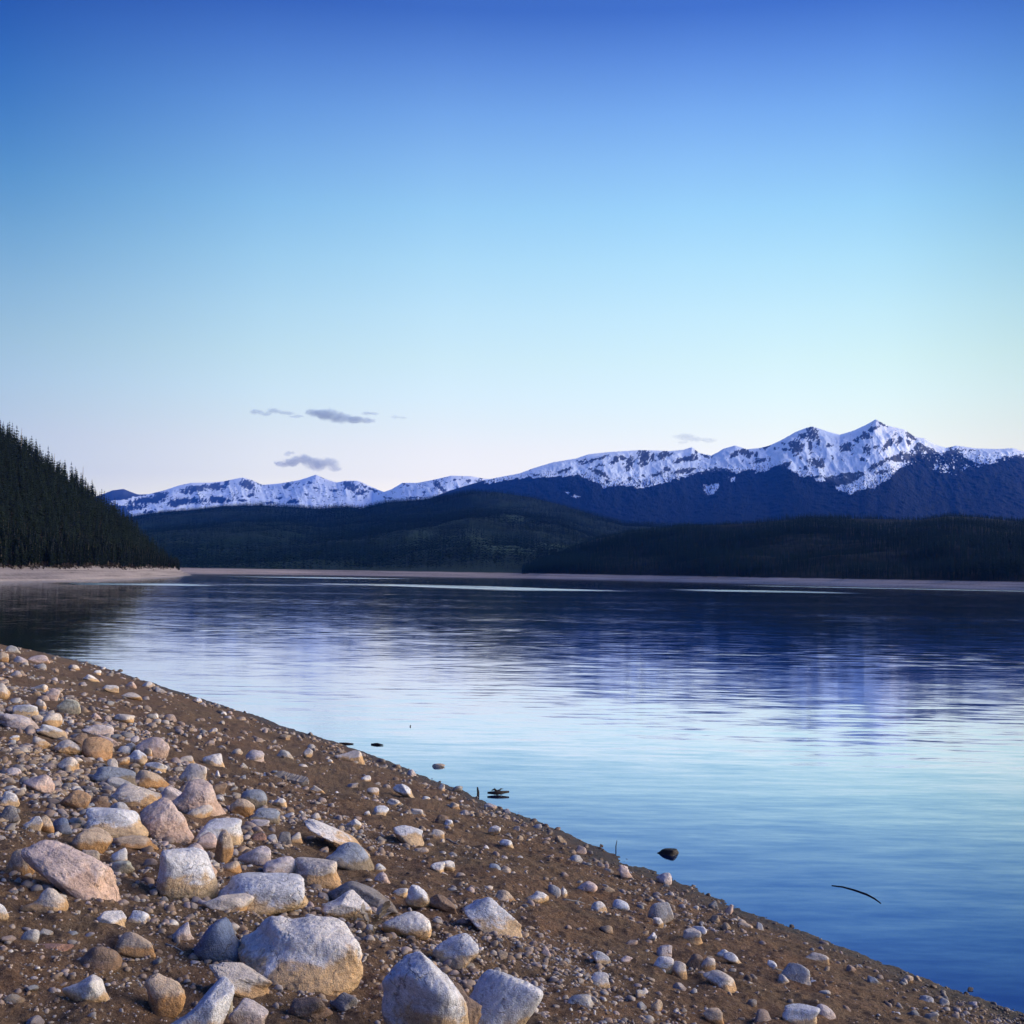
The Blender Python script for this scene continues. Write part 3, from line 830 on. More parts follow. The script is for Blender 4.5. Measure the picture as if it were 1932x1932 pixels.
def place_rock(i, spec):
    sh_, x0, y0, x1, y1, colr_, shape, tilt, ref, label = spec
    ax, bx, ay, by = ZOOM[sh_]
    X0, X1, Y0, Y1 = x0 * ax + bx, x1 * ax + bx, y0 * ay + by, y1 * ay + by
    cx, cy, wpx, hpx = (X0 + X1) / 2, (Y0 + Y1) / 2, X1 - X0, Y1 - Y0
    rock_boxes.append((X0, Y0, X1, Y1))
    hit = ground_hit(cx, Y1 - 0.10 * hpx)
    if hit is None:
        hit = on_level(cx, Y1)
    depth = float((hit - EYE) @ fw)
    # centre a little behind the contact line
    half_w = wpx / 2 * depth / F
    half_h = hpx / 2 * depth / F
    e = half_w * (0.62 if shape in ('slab', 'wedge') else 0.80)
    depth2 = depth + 0.45 * e
    half_w = wpx / 2 * depth2 / F
    half_h = hpx / 2 * depth2 / F
    rd = ray(cx, cy)
    c = EYE + rd * depth2
    ta = R(tilt)
    ca, sa = math.cos(ta), abs(math.sin(ta))
    # semi axes before the in-view tilt: solve roughly for bbox (bounding box of a tilted ellipse)
    den = ca ** 4 - sa ** 4
    a2 = (half_w ** 2 * ca ** 2 - half_h ** 2 * sa ** 2) / den
    c2 = (half_h ** 2 * ca ** 2 - half_w ** 2 * sa ** 2) / den
    a = math.sqrt(max(a2, (0.7 * half_w) ** 2))
    cv = math.sqrt(max(c2, ((0.78 if ref == 'the long pink slab' else 0.50) * half_h) ** 2))
    dep = abs(rd[2]) / math.hypot(rd[0], rd[1])
    cz = math.sqrt(max(cv ** 2 - (e * dep) ** 2 * 0.8, (0.45 * cv) ** 2)) * 1.0
    big = max(wpx, hpx)
    sub = 6 if big > 95 else 5 if big > 40 else 4
    P, Fa = rock_unit(1000 + i * 13, shape, sub)
    # extra saddle for the largest boulder
    if ref == 'the largest boulder':
        g = np.exp(-((P[:, 0] + 0.22) / 0.2) ** 2)
        P[:, 2] -= 0.10 * g * smooth(0.0, 0.9, P[:, 2])
        P[:, 2] += 0.13 * smooth(-0.25, -0.75, P[:, 0]) * smooth(0, 0.8, P[:, 2])
        P[:, 2] /= max(P[:, 2].max(), 1)
    P = P * np.array([a, e, cz])
    # tilt about the line of sight (down towards the lake), then face the view
    yaw = math.atan2(rd[0], rd[1])
    ct, st = math.cos(-ta), math.sin(-ta)
    P = np.stack([P[:, 0] * ct - P[:, 2] * st, P[:, 1], P[:, 0] * st + P[:, 2] * ct], -1)
    cyw, syw = math.cos(-yaw), math.sin(-yaw)
    P = np.stack([P[:, 0] * cyw - P[:, 1] * syw, P[:, 0] * syw + P[:, 1] * cyw, P[:, 2]], -1)
    # make sure the underside is bedded in the soil
    gz = float(ground_z(c[0], c[1])[0])
    low = c[2] + P[:, 2].min()
    if low > gz - 0.015:
        k = low - (gz - 0.03)
        bot = P[:, 2] < 0
        P[bot, 2] *= (k + -P[:, 2].min()) / -P[:, 2].min()
    me = mesh_from('rock', P, Fa)
    kind = 'boulder' if big > 70 else 'stone' if big > 26 else 'pebble'
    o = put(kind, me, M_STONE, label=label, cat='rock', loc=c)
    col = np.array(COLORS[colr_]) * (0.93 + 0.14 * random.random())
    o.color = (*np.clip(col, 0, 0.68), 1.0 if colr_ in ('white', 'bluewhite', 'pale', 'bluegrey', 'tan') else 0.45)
    return o


for i, s_ in enumerate(ROCKS):
    place_rock(i, s_)
N_NAMED = len(ROCKS)

# further stones scattered between the named ones (shared shapes)
BOX = np.array(rock_boxes)
VAR = []
vr = np.random.default_rng(5)
for k in range(14):
    shp = ['round', 'block', 'angular', 'lumpy', 'slab', 'wedge', 'round'][k % 7]
    P, Fa = rock_unit(7000 + k * 7, shp, 4)
    P = P * np.array([1, vr.uniform(0.65, 0.95), vr.uniform(0.45, 0.75)])
    VAR.append(mesh_from('stone', P, Fa))
    VAR[-1].materials.append(M_STONE)

PALETTE = [('white', 'white'), ('pale', 'cream'), ('pink', 'pink'), ('tan', 'tan'), ('grey', 'grey'), ('lilac', 'mauve'), ('brown', 'brown'), ('bluewhite', 'blue-white')]
PALW = np.array([0.15, 0.24, 0.15, 0.14, 0.10, 0.12, 0.05, 0.05])
EXTRA = 280 - N_NAMED
made = 0
tries = 0
while made < EXTRA and tries < 20000:
    tries += 1
    px = vr.uniform(0, 1900)
    py = vr.uniform(1225, 1925)
    hit = ground_hit(px, py)
    if hit is None:
        continue
    d = float(shore_dist(hit[0:1], hit[1:2])[0])
    if d < 0.15:
        continue
    # a dense stone field uphill, sparser soil on the lake side
    dens = 1.0 if px < 480 and py < 1660 else 0.55
    if vr.random() > dens:
        continue
    wpx = vr.uniform(16, 34) * (0.75 + 0.35 * (py - 1225) / 700)
    if ((px > BOX[:, 0] - wpx * .4) & (px < BOX[:, 2] + wpx * .4) & (py > BOX[:, 1] - wpx * .3) & (py < BOX[:, 3] + wpx * .4)).any():
        continue
    depth = float((hit - EYE) @ fw)
    s = wpx / 2 * depth / F
    pi_ = vr.choice(len(PALETTE), p=PALW)
    cn, word = PALETTE[pi_]
    zone = 'near the waterline' if d < 1.1 else 'on the open soil of the lake side' if px > 620 else 'in the upper stone field' if py < 1560 else 'on the soil between the big boulders'
    o = put('stone', VAR[vr.integers(len(VAR))], None, label='small %s stone lying loose %s' % (word, zone), cat='rock', group='small %s stones %s' % (word, zone))
    gz = float(ground_z(hit[0], hit[1])[0])
    o.location = (hit[0], hit[1], gz + s * 0.18)
    o.scale = (s, s, s * vr.uniform(0.8, 1.2))
    o.rotation_euler = (vr.uniform(-.3, .3), vr.uniform(-.1, .4), vr.uniform(0, 6.28))
    col = np.array(COLORS[cn]) * vr.uniform(0.75, 1.05)
    o.color = (*col, vr.uniform(0.2, 0.8))
    BOX = np.vstack([BOX, [px - wpx / 2, py - wpx / 3, px + wpx / 2, py + wpx / 3]])
    made += 1


# a few stones stand in the first hand of water
made = 0
while made < 5:
    px = vr.uniform(180, 1850)
    py = np.interp(px, [q[0] for q in shore_px], [q[1] for q in shore_px]) + vr.uniform(-16, 1)
    p = on_level(px, py)
    d = float(shore_dist(p[0:1], p[1:2])[0])
    if d > 0.02 or d < -0.2:
        continue
    s = vr.uniform(9, 17) / 2 * float((p - EYE) @ fw) / F
    o = put('stone', VAR[vr.integers(len(VAR))], None, label='small dark stone breaking the surface just off the waterline', cat='rock', group='small stones in the shallows')
    o.location = (p[0], p[1], s * 0.05)
    o.scale = (s, s * .8, s * 0.9)
    o.rotation_euler = (0, 0, vr.uniform(0, 6.28))
    o.color = (0.14, 0.11, 0.09, 0.2)
    made += 1


# ------------------------------------------------------------------ gravel: uncountable, one object
def build_gravel():
    g = np.random.default_rng(11)
    pts = []
    # in the photo's view, finer further away
    need = 45000
    px = g.uniform(-380, 2150, need * 4)
    py = 1217 + (1990 - 1217) * g.random(need * 4)
    # vectorised smooth-bank hit: march
    D = fw[None] + ((px - PX0) / F)[:, None] * RT[None] + ((PY0 - py) / F)[:, None] * UP[None]
    t = np.full(len(px), 2.0)
    alive = np.ones(len(px), bool)
    hitp = np.zeros((len(px), 3))
    done = np.zeros(len(px), bool)
    for it in range(70):
        P = EYE + D * t[:, None]
        gap = P[:, 2] - bank_z(P[:, 0], P[:, 1])
        t = t + np.clip(gap / (np.abs(D[:, 2]) + 0.10), -1, 4) * 0.9
    P = EYE + D * t[:, None]
    gap = np.abs(P[:, 2] - bank_z(P[:, 0], P[:, 1]))
    dd = shore_dist(P[:, 0], P[:, 1])
    ok = (gap < 0.03) & (dd > -0.25) & (t < 90)
    P, dd, t = P[ok], dd[ok], t[ok]
    # clustered density
    dens = 0.08 + 0.80 * fbm(P[:, 0] * 0.8, P[:, 1] * 0.8, oct=3, seed=77) + 0.35 * vnoise(dd * 1.7 + 0.5 * fbm(P[:, 0] * .4, P[:, 1] * .4, oct=2, seed=6), dd * 0, seed=78)
    dens = np.where(dd < 1.2, dens + 0.25 * smooth(1.2, 0.5, dd), dens) + 0.45 * smooth(3.0, 5.0, dd) * smooth(4.8, 6.5, t)
    dens = dens * np.interp(t, [3.5, 5.0, 7, 9, 16], [0.22, 0.36, 0.75, 1.0, 1.15])
    keep = g.random(len(P)) < np.clip(dens, 0.05, 1)
    P, dd, t = P[keep][:need], dd[keep][:need], t[keep][:need]
    n = len(P)
    size_px = np.clip(g.lognormal(0.88, 0.66, n), 0.9, 9)          # photo px, half width
    size_px = size_px * (1 + 0.45 * smooth(3.0, 5.0, dd) * smooth(4.8, 6.5, t))
    s = size_px * t / F
    s = np.clip(s, 0.004, 0.09)
    Z = ground_z(P[:, 0], P[:, 1])
    small = s * F / t < 4.2
    base = []
    for k in range(10):
        Pq, Fa = rock_unit(400 + k * 11, ['angular', 'block', 'lumpy', 'wedge', 'slab'][k % 5], 2)
        Ps, Fs = rock_unit(400 + k * 11, ['angular', 'block', 'lumpy', 'wedge', 'slab'][k % 5], 1)
        base.append((Pq, Fa, Ps, Fs))
    pal = np.array([COLORS[c] for c in ('white', 'pale', 'pink', 'tan', 'grey', 'lilac', 'brown', 'dgrey', 'bluegrey')])
    palw = np.array([0.09, 0.18, 0.16, 0.17, 0.11, 0.12, 0.11, 0.04, 0.02])
    VV, FF, CC = [], [], []
    nv = 0
    var = g.integers(0, 10, n)
    for k in range(10):
        for lod in (0, 1):
            idx = np.nonzero((var == k) & (small == bool(lod)))[0]
            if not len(idx):
                continue
            B, Fa = (base[k][2], base[k][3]) if lod else (base[k][0], base[k][1])
            m_ = len(idx)
            ang = g.uniform(0, 6.28, m_)
            tip = g.uniform(-0.5, 0.5, m_)
            sc = np.stack([np.ones(m_), g.uniform(.5, 1, m_), g.uniform(.28, .68, m_)], -1) * s[idx][:, None]
            Q = B[None] * sc[:, None, :]
            ct, st = np.cos(tip)[:, None], np.sin(tip)[:, None]
            Q = np.stack([Q[..., 0] * ct - Q[..., 2] * st, Q[..., 1], Q[..., 0] * st + Q[..., 2] * ct], -1)
            ca, sa = np.cos(ang)[:, None], np.sin(ang)[:, None]
            Q = np.stack([Q[..., 0] * ca - Q[..., 1] * sa, Q[..., 0] * sa + Q[..., 1] * ca, Q[..., 2]], -1)
            Q += np.stack([P[idx, 0], P[idx, 1], Z[idx] + s[idx] * 0.10], -1)[:, None, :]
            col = pal[g.choice(len(pal), m_, p=palw / palw.sum())] * g.uniform(0.5, 1.0, (m_, 1))
            dust = g.uniform(0.0, 0.72, (m_, 1))
            col = col * (1 - dust) + np.array([[0.25, 0.17, 0.115]]) * dust
            VV.append(Q.reshape(-1, 3))
            FF.append((Fa[None] + (np.arange(m_) * len(B))[:, None, None] + nv).reshape(-1, 3))
            CC.append(np.repeat(col, len(B), 0))
            nv += m_ * len(B)
    me = mesh_from('gravel', np.vstack(VV), np.vstack(FF))
    attr_color(me, 'tint', np.vstack(CC))
    put('gravel', me, M_GRAVEL, kind='stuff', label='fine mixed gravel and pebbles strewn over the brown bank', cat='gravel')


build_gravel()


# ------------------------------------------------------------------ tubes for sticks
def tube(pts, rad, seg=7):
    pts = np.asarray(pts, float)
    rad = np.broadcast_to(np.asarray(rad, float), (len(pts),))
    tang = np.gradient(pts, axis=0)
    tang /= np.linalg.norm(tang, axis=1)[:, None]
    ref = np.array([0, 0, 1.0]) if abs(tang[0][2]) < 0.9 else np.array([1.0, 0, 0])
    V = []
    for p, t_, r_ in zip(pts, tang, rad):
        u = np.cross(ref, t_)
        u /= np.linalg.norm(u)
        v = np.cross(t_, u)
        a = np.linspace(0, 2 * math.pi, seg, endpoint=False)
        V.append(p + r_ * (np.cos(a)[:, None] * u + np.sin(a)[:, None] * v))
    V = np.vstack(V)
    Fq = []
    for i in range(len(pts) - 1):
        for j in range(seg):
            Fq.append([i * seg + j, i * seg + (j + 1) % seg, (i + 1) * seg + (j + 1) % seg, (i + 1) * seg + j])
    V = np.vstack([V, pts[0], pts[-1]])
    c0, c1 = len(V) - 2, len(V) - 1
    Ft = [[c0, (j + 1) % seg, j] for j in range(seg)] + [[c1, (len(pts) - 1) * seg + j, (len(pts) - 1) * seg + (j + 1) % seg] for j in range(seg)]
    return V, np.array(Fq), np.array(Ft)


def join_tubes(tubes):
    VV, Q, T, n = [], [], [], 0
    for V, q, t_ in tubes:
        VV.append(V)
        Q.append(q + n)
        T.append(t_ + n)
        n += len(V)
    return np.vstack(VV), [np.vstack(Q), np.vstack(T)]


def stick(name, tubes, mat, label, cat, group=None):
    V, Fc = join_tubes(tubes)
    c = V.mean(0)
    me = mesh_from(name, V - c, Fc)
    return put(name, me, mat, label=label, cat=cat, group=group, loc=c)


def water_rock(px0, py0, px1, py1, seed, shape, col, label, wet):
    """a rock standing in the shallows: its foot is under water."""
    c = on_level((px0 + px1) / 2, (py0 + 2 * py1) / 3)
    depth = float((c - EYE) @ fw)
    hw, hh = (px1 - px0) / 2 * depth / F, (py1 - py0) * depth / F
    P, Fa = rock_unit(seed, shape, 5)
    P = P * np.array([hw, hw * 0.7, hh * 0.42])
    me = mesh_from('rock', P, Fa)
    o = put('rock', me, wet, label=label, cat='rock', loc=(c[0], c[1], hh * 0.05))
    o.color = (*col, 0.8)
    return o


M_WETSTONE = bpy.data.materials.new('wet_stone')
_n = NT(M_WETSTONE)
_tc = _n.n('ShaderNodeTexCoord')
_ns = _n.noise(_tc.outputs['Object'], 14, 5, 0.65)
_c = _n.ramp(_ns.outputs[0], [(0.35, (0.012, 0.010, 0.009)), (0.7, (0.05, 0.038, 0.03))])
_b = _n.n('ShaderNodeBump', ins={'Strength': 0.8, 'Distance': 0.02, 'Height': _ns.outputs[0]})
_n.out(principled(_n, _c, 0.7, 0.2, _b.outputs[0]))

water_rock(1231, 1597, 1283, 1618, 51, 'block', (0.1, 0.1, 0.1), 'dark wet block of rock standing out of the lake near the bank', M_WETSTONE)
water_rock(815, 1438, 840, 1450, 58, 'round', COLORS['tan'], 'small half-submerged stone with a pale top in the shallows', M_STONE)

# curved stick lying in the water
pp = [(1569, 1670.5), (1590, 1673), (1612, 1679), (1635, 1687), (1650, 1695), (1662, 1704)]
pts = np.array([on_level(x, y, 0.003) for x, y in pp])
stick('curved_stick', [tube(pts, [0.004, 0.006, 0.0075, 0.008, 0.006, 0.003])], M_WETWOOD, 'thin curved stick afloat on the open dark water', 'stick')


def twig_spray(px, py, wpx, seed, n, hmax):
    g = np.random.default_rng(seed)
    c = on_level(px, py, 0.0)
    depth = float((c - EYE) @ fw)
    L = wpx / 2 * depth / F
    tb = []
    for k in range(n):
        a = g.uniform(-0.6, 0.6) + (0 if k % 2 else math.pi)
        l = L * g.uniform(0.45, 1.0)
        rise = g.uniform(-0.2, 1.0) * hmax * L
        s0 = c + np.array([g.uniform(-.3, .3) * L, g.uniform(-.25, .25) * L, 0.01])
        mid = s0 + np.array([math.cos(a) * l * .5, math.sin(a) * l * .4, rise * .8 + 0.01])
        end = s0 + np.array([math.cos(a + .3) * l, math.sin(a + .3) * l * .7, rise * g.uniform(.2, 1.2)])
        tb.append(tube(np.array([s0, (s0 + mid) / 2 + g.normal(size=3) * .02 * L, mid, (mid + end) / 2 + g.normal(size=3) * .03 * L, end]), np.array([0.02, 0.018, 0.014, 0.010, 0.004]) * (L / 0.25) * 0.75, 6))
    return tb


tb = twig_spray(936, 1493, 27, 3, 13, 0.45)
c0 = on_level(938, 1496, 0.03)
tb.append(tube(np.array([c0 + np.array([-.14, 0, 0]), c0, c0 + np.array([.17, .05, .01])]), [0.014, 0.030, 0.014], 8))
stick('drift_branch', tb, M_WETWOOD, 'tangle of dark twigs and a snagged branch in the shallows', 'branch')
c0 = on_level(902, 1501)
stick('reed_stalk', [tube(np.array([c0 + np.array([0, 0, -.1]), c0 + np.array([0.0, 0, .05]), c0 + np.array([-.012, 0, .12])]), [0.018, 0.018, 0.01])], M_WETWOOD, 'short dark stub standing in the shallows beside the twig tangle', 'stick')
c0 = on_level(1162, 1606)
stick('reed_stalk', [tube(np.array([c0 + np.array([0, 0, -.1]), c0 + np.array([0.0, 0, .06]), c0 + np.array([.012, 0, .125])]), [0.007, 0.006, 0.003])], M_WETWOOD, 'thin lone stalk standing in the water between bank and dark rock', 'stick')
pa, pb = on_level(700, 1404, 0.01), on_level(723, 1405.5, 0.01)
stick('floating_stick', [tube(np.array([pa, (pa + pb) / 2 + np.array([0, .03, .008]), pb]), [0.012, 0.02, 0.008])], M_WETWOOD, 'short dark stick afloat by the upper waterline, clear of the bank', 'stick')
pa, pb = on_level(640, 1402, 0.012), on_level(667, 1403.2, 0.01)
stick('floating_stick', [tube(np.array([pa, (pa + pb) / 2, pb]), [0.012, 0.018, 0.008])], M_WETWOOD, 'dark stick touching the bank at the upper waterline', 'stick')
c0 = on_level(774, 1371)
stick('snag_tip', [tube(np.array([c0 + np.array([0, 0, -.1]), c0 + np.array([0.0, 0, .015]), c0 + np.array([.01, 0, .03])]), [0.014, 0.012, 0.008])], M_WETWOOD, 'tiny dark snag tip poking out of the bright open water', 'stick')


# driftwood board on the bank
def board():
    a, b = ground_hit(520, 1468), ground_hit(582, 1484)
    L = float(np.linalg.norm(b - a))
    n = 40
    x = np.linspace(-L / 2, L / 2, n)
    g = np.random.default_rng(8)
    wv = 0.075 + 0.012 * vnoise(x * 6, x * 0, seed=4) - 0.05 * smooth(L * 0.36, L * 0.5, x)
    V, Fq = [], []
    for xi, wi in zip(x, wv):
        zz = 0.012 * math.sin(xi * 2.2)
        V += [(xi, -wi, zz - 0.02), (xi, wi, zz - 0.02), (xi, wi, zz + 0.025 + 0.004 * g.normal()), (xi, -wi, zz + 0.025 + 0.004 * g.normal())]
    for i in range(n - 1):
        for j in range(4):
            Fq.append([i * 4 + j, (i + 1) * 4 + j, (i + 1) * 4 + (j + 1) % 4, i * 4 + (j + 1) % 4])
    Fq += [[0, 1, 2, 3], [(n - 1) * 4 + 3, (n - 1) * 4 + 2, (n - 1) * 4 + 1, (n - 1) * 4]]
    me = mesh_from('driftwood_board', np.array(V), np.array(Fq), False)
    o = put('driftwood_board', me, M_BOARD, label='flat weathered driftwood board lying on the stony bank', cat='board')
    c = (a + b) / 2
    dv = Vector(b - a).normalized()
    up = Vector((0.0, -0.35, 1)).normalized()
    yv = up.cross(dv).normalized()
    zv = dv.cross(yv)
    M = Matrix((dv, yv, zv)).transposed().to_4x4()
    M.translation = Vector((c[0], c[1], float(ground_z(c[0], c[1])[0]) + 0.05))
    o.matrix_world = M


board()


# dry twigs and a broken branch washed up on the bank
TW = [(1090, 1700, 60, 20, 'thin bleached twig lying across the lake-side soil'), (860, 1590, 46, -35, 'short crooked twig on the mid bank soil among pebbles'), (1320, 1800, 54, 40, 'grey twig beside white cobbles on the lake-side slope'),
      (610, 1560, 50, 10, 'dry twig behind the long smooth white boulder'), (330, 1790, 44, -20, 'dark twig on bare soil below the long pink slab'), (1480, 1840, 40, 15, 'small twig near the dark water edge of the bank')]
for k, (px, py, wpx, deg, lab) in enumerate(TW):
    h_ = ground_hit(px, py)
    g = np.random.default_rng(90 + k)
    dep = float((h_ - EYE) @ fw)
    L = wpx * dep / F
    a = R(deg)
    xs = np.linspace(-.5, .5, 7)
    wig = np.cumsum(g.normal(size=7)) * 0.03 * L
    px_, py_ = h_[0] + np.cos(a) * xs * L - np.sin(a) * wig, h_[1] + np.sin(a) * xs * L + np.cos(a) * wig
    gz_ = ground_z(px_, py_) + 0.006
    main = np.stack([px_, py_, gz_], -1)
    tb_ = [tube(main, np.linspace(0.006, 0.0025, 7) * (dep / 6), 6)]
    br = main[3] + np.array([[0, 0, 0], [0.10 * L, 0.12 * L, 0.02], [0.16 * L, 0.26 * L, 0.012]])
    tb_.append(tube(br, np.array([.004, .003, .0015]) * (dep / 6), 5))
    stick('twig', tb_, M_DEADWOOD, lab, 'twig')


# dry leafy sprig between the boulders
def sprig():
    h = ground_hit(703, 1774)
    z = float(ground_z(h[0], h[1])[0])
    root = put('dry_sprig', None, None, label='dry leafy sprig sprouting between the largest and egg-shaped boulders', cat='plant', loc=(h[0], h[1], z - 0.005))
    g = np.random.default_rng(4)
    depth = float((h - EYE) @ fw)
    H = 56 * depth / F
    tb, LV, LF = [], [], []
    for k in range(9):
        a = g.uniform(0, 6.28)
        sp = g.uniform(0.1, 0.55)
        l = H * g.uniform(0.7, 1.1)
        p0 = np.zeros(3)
        p2 = np.array([math.cos(a) * sp * l, math.sin(a) * sp * l, l * (1 - sp * .4)])
        p1 = p2 * 0.5 + np.array([0, 0, .1 * l])
        tb.append(tube(np.array([p0, p1, p2]), [0.0022, 0.0018, 0.001], 5))
        for q in range(5):
            t_ = 0.35 + 0.65 * (q + 1) / 5
            pos = p0 * (1 - t_) ** 2 + 2 * p1 * t_ * (1 - t_) + p2 * t_ * t_
            aa = a + g.uniform(-1.6, 1.6)
            d = np.array([math.cos(aa), math.sin(aa), g.uniform(0.2, 1.2)])
            d /= np.linalg.norm(d)
            sd_ = np.cross(d, [0.3, 0.2, 1])
            sd_ /= np.linalg.norm(sd_)
            ll = H * g.uniform(0.34, 0.55)
            nrm = np.cross(sd_, d)
            b = len(LV)
            for (u, v, k_) in ((0, 0, 0), (.35, .2, .06), (.7, .17, .05), (1, 0, -.05), (.7, -.17, .05), (.35, -.2, .06)):
                LV.append(pos + d * u * ll + sd_ * v * ll + nrm * k_ * ll)
            LF += [[b, b + 1, b + 5, b], [b + 1, b + 2, b + 4, b + 5], [b + 2, b + 3, b + 4, b + 2]]
    V, Fc = join_tubes(tb)
    put('stem', mesh_from('stem', V, Fc), M_DRYLEAF, root)
    tris = [[f[0], f[1], f[2]] for f in LF if f[3] == f[0]]
    quads = [f for f in LF if f[3] != f[0]]
    put('leaves', mesh_from('leaves', np.array(LV), [np.array(tris), np.array(quads)]), M_DRYLEAF, root)


sprig()

# ------------------------------------------------------------------ water
def water_material():
    mt = bpy.data.materials.new('lake_water')
    n = NT(mt)
    tc = n.n('ShaderNodeTexCoord')
    P = tc.outputs['Object']
    sp = n.n('ShaderNodeSeparateXYZ', ins={0: P})
    X, Y = sp.outputs['X'], sp.outputs['Y']

    def slopes(scx, scy, detail, seed, rough=0.5):
        v = n.n('ShaderNodeCombineXYZ', ins={0: n.math('MULTIPLY', X, scx), 1: n.math('MULTIPLY', Y, scy), 2: seed})
        ns = n.noise(v, 1.0, detail, rough, 0.0)
        s = n.n('ShaderNodeSeparateColor', ins={0: ns.outputs['Color']})
        return n.math('SUBTRACT', s.outputs[0], 0.5), n.math('SUBTRACT', s.outputs[1], 0.5)

    ax, ay = slopes(0.16, 0.55, 2, 1.3)       # long lazy swell
    bx, by = slopes(0.85, 4.0, 3, 7.7)        # ripple trains
    cx_, cy_ = slopes(4.0, 13.0, 3, 3.1)       # fine chop
    # calm and breezy areas
    patch = n.noise(n.vmath('MULTIPLY', P, (0.02, 0.06, 0)), 1.0, 3, 0.5)
    breeze = n.sstep(0.42, 0.66, patch.outputs[0])

    # wind lines: streaks of ruffled water out on the lake
    streak = None
    wob = n.noise(n.vmath('MULTIPLY', P, (0.03, 0.12, 0)), 1.0, 4, 0.6)
    fray = n.noise(n.vmath('MULTIPLY', P, (0.05, 0.8, 0)), 1.0, 3, 0.6)

    def line(pa, pb, half, soft_ends, gain_):
        nonlocal streak
        a, b = on_level(*pa), on_level(*pb)
        dx, dy = b[0] - a[0], b[1] - a[1]
        L = math.hypot(dx, dy)
        ux, uy = dx / L, dy / L
        along = n.math('ADD', n.math('MULTIPLY', n.math('SUBTRACT', X, float(a[0])), ux), n.math('MULTIPLY', n.math('SUBTRACT', Y, float(a[1])), uy))
        acr = n.math('ADD', n.math('MULTIPLY', n.math('SUBTRACT', X, float(a[0])), -uy), n.math('MULTIPLY', n.math('SUBTRACT', Y, float(a[1])), ux))
        acr = n.math('ADD', acr, n.math('MULTIPLY', n.math('SUBTRACT', wob.outputs[0], 0.5), half * 0.9))
        m1 = n.sstep(half * 1.15, half * 0.55, n.math('ABSOLUTE', acr))
        m2 = n.math('MULTIPLY', n.sstep(0.0, L * soft_ends, along), n.sstep(L, L * (1 - soft_ends), along))
        mk = n.math('MULTIPLY', n.math('MULTIPLY', m1, m2), gain_)
        streak = mk if streak is None else n.math('MAXIMUM', streak, mk)

    line((60, 1100.5), (420, 1104), 13, 0.25, 1.0)
    line((380, 1103.5), (620, 1103), 9, 0.4, 0.35)
    line((490, 1089.5), (720, 1090.5), 28, 0.25, 0.8)
    line((540, 1101), (900, 1105.5), 14, 0.3, 0.65)
    line((760, 1103.2), (1130, 1116.5), 15, 0.2, 1.0)
    line((1230, 1112.5), (1640, 1118.5), 15, 0.3, 0.95)
    line((1350, 1103.5), (2100, 1119), 13, 0.2, 0.95)
    line((1600, 1118), (2000, 1127), 14, 0.4, 0.3)
    far_patch = streak
    streak = None
    line((640, 1160), (1420, 1168), 9, 0.4, 0.30)
    line((1300, 1160), (1960, 1178), 8, 0.5, 0.18)
    mid_patch = n.math('MULTIPLY', streak, n.sstep(0.45, 0.68, n.noise(n.vmath('MULTIPLY', P, (0.35, 0.9, 0)), 1.0, 4, 0.75).outputs[0]))
    far_patch = n.math('MULTIPLY', far_patch, n.math('MULTIPLY', n.sstep(0.28, 0.62, fray.outputs[0]), 1.0), clamp=True)
    ruffle = n.math('MAXIMUM', far_patch, mid_patch)

    k = n.math('ADD', 0.55, n.math('MULTIPLY', breeze, 0.9))
    ex, ey = slopes(0.50, 2.3, 2, 5.3)        # short wave trains that comb the reflections
    sy = n.math('ADD', n.math('MULTIPLY', ay, 0.012), n.math('MULTIPLY', n.math('MULTIPLY', by, k), 0.060))
    sy = n.math('ADD', sy, n.math('MULTIPLY', n.math('MULTIPLY', ey, k), n.math('ADD', 0.040, n.math('MULTIPLY', n.sstep(16.0, 38.0, Y), 0.028))))
    sy = n.math('ADD', sy, n.math('MULTIPLY', cy_, 0.026))
    sx = n.math('ADD', n.math('MULTIPLY', ax, 0.010), n.math('MULTIPLY', n.math('MULTIPLY', bx, k), 0.016))
    sx = n.math('ADD', sx, n.math('MULTIPLY', cx_, 0.012))
    sy = n.math('SUBTRACT', sy, n.math('MULTIPLY', n.sstep(70.0, 230.0, Y), 0.007))      # far off one sees mostly the near sides of the waves
    nrm = n.n('ShaderNodeCombineXYZ', ins={0: sx, 1: sy, 2: 1.0})
    nrm = n.vmath('NORMALIZE', nrm)
    rough = n.math('ADD', 0.098, n.math('MULTIPLY', ruffle, 0.20))
    fr = n.n('ShaderNodeFresnel', ins={'IOR': 1.33, 'Normal': nrm})
    fac = n.math('MULTIPLY', fr.outputs[0], 2.3, clamp=True)
    gl = n.n('ShaderNodeBsdfGlossy', distribution='BECKMANN', ins={'Color': n.ramp(fac, [(0.2, (0.06, 0.13, 0.60)), (0.45, (0.32, 0.48, 0.90)), (0.8, (0.66, 0.81, 0.97)), (1.0, (0.84, 0.90, 0.97))]), 'Roughness': rough, 'Normal': nrm})
    df = n.n('ShaderNodeBsdfDiffuse', ins={'Color': (0.003, 0.010, 0.045, 1)})
    mx = n.n('ShaderNodeMixShader', ins={0: fac, 1: df.outputs[0], 2: gl.outputs[0]})
    n.out(mx)
    return mt


X_ = np.array([-3000, 3000.0])
Y_ = np.array([-80, 3000.0])
V = np.array([[x, y, 0] for y in Y_ for x in X_])
wm = mesh_from('lake_water', V, np.array([[0, 1, 3, 2]]))
put('lake_water', wm, water_material(), kind='structure')


# ------------------------------------------------------------------ far land
def curve(pts, which=None):
    """silhouette pixels -> function of azimuth giving tan(elevation)"""
    ae = np.array([azel(x, y) for x, y in pts])
    return lambda az: np.interp(az, ae[:, 0], ae[:, 1])


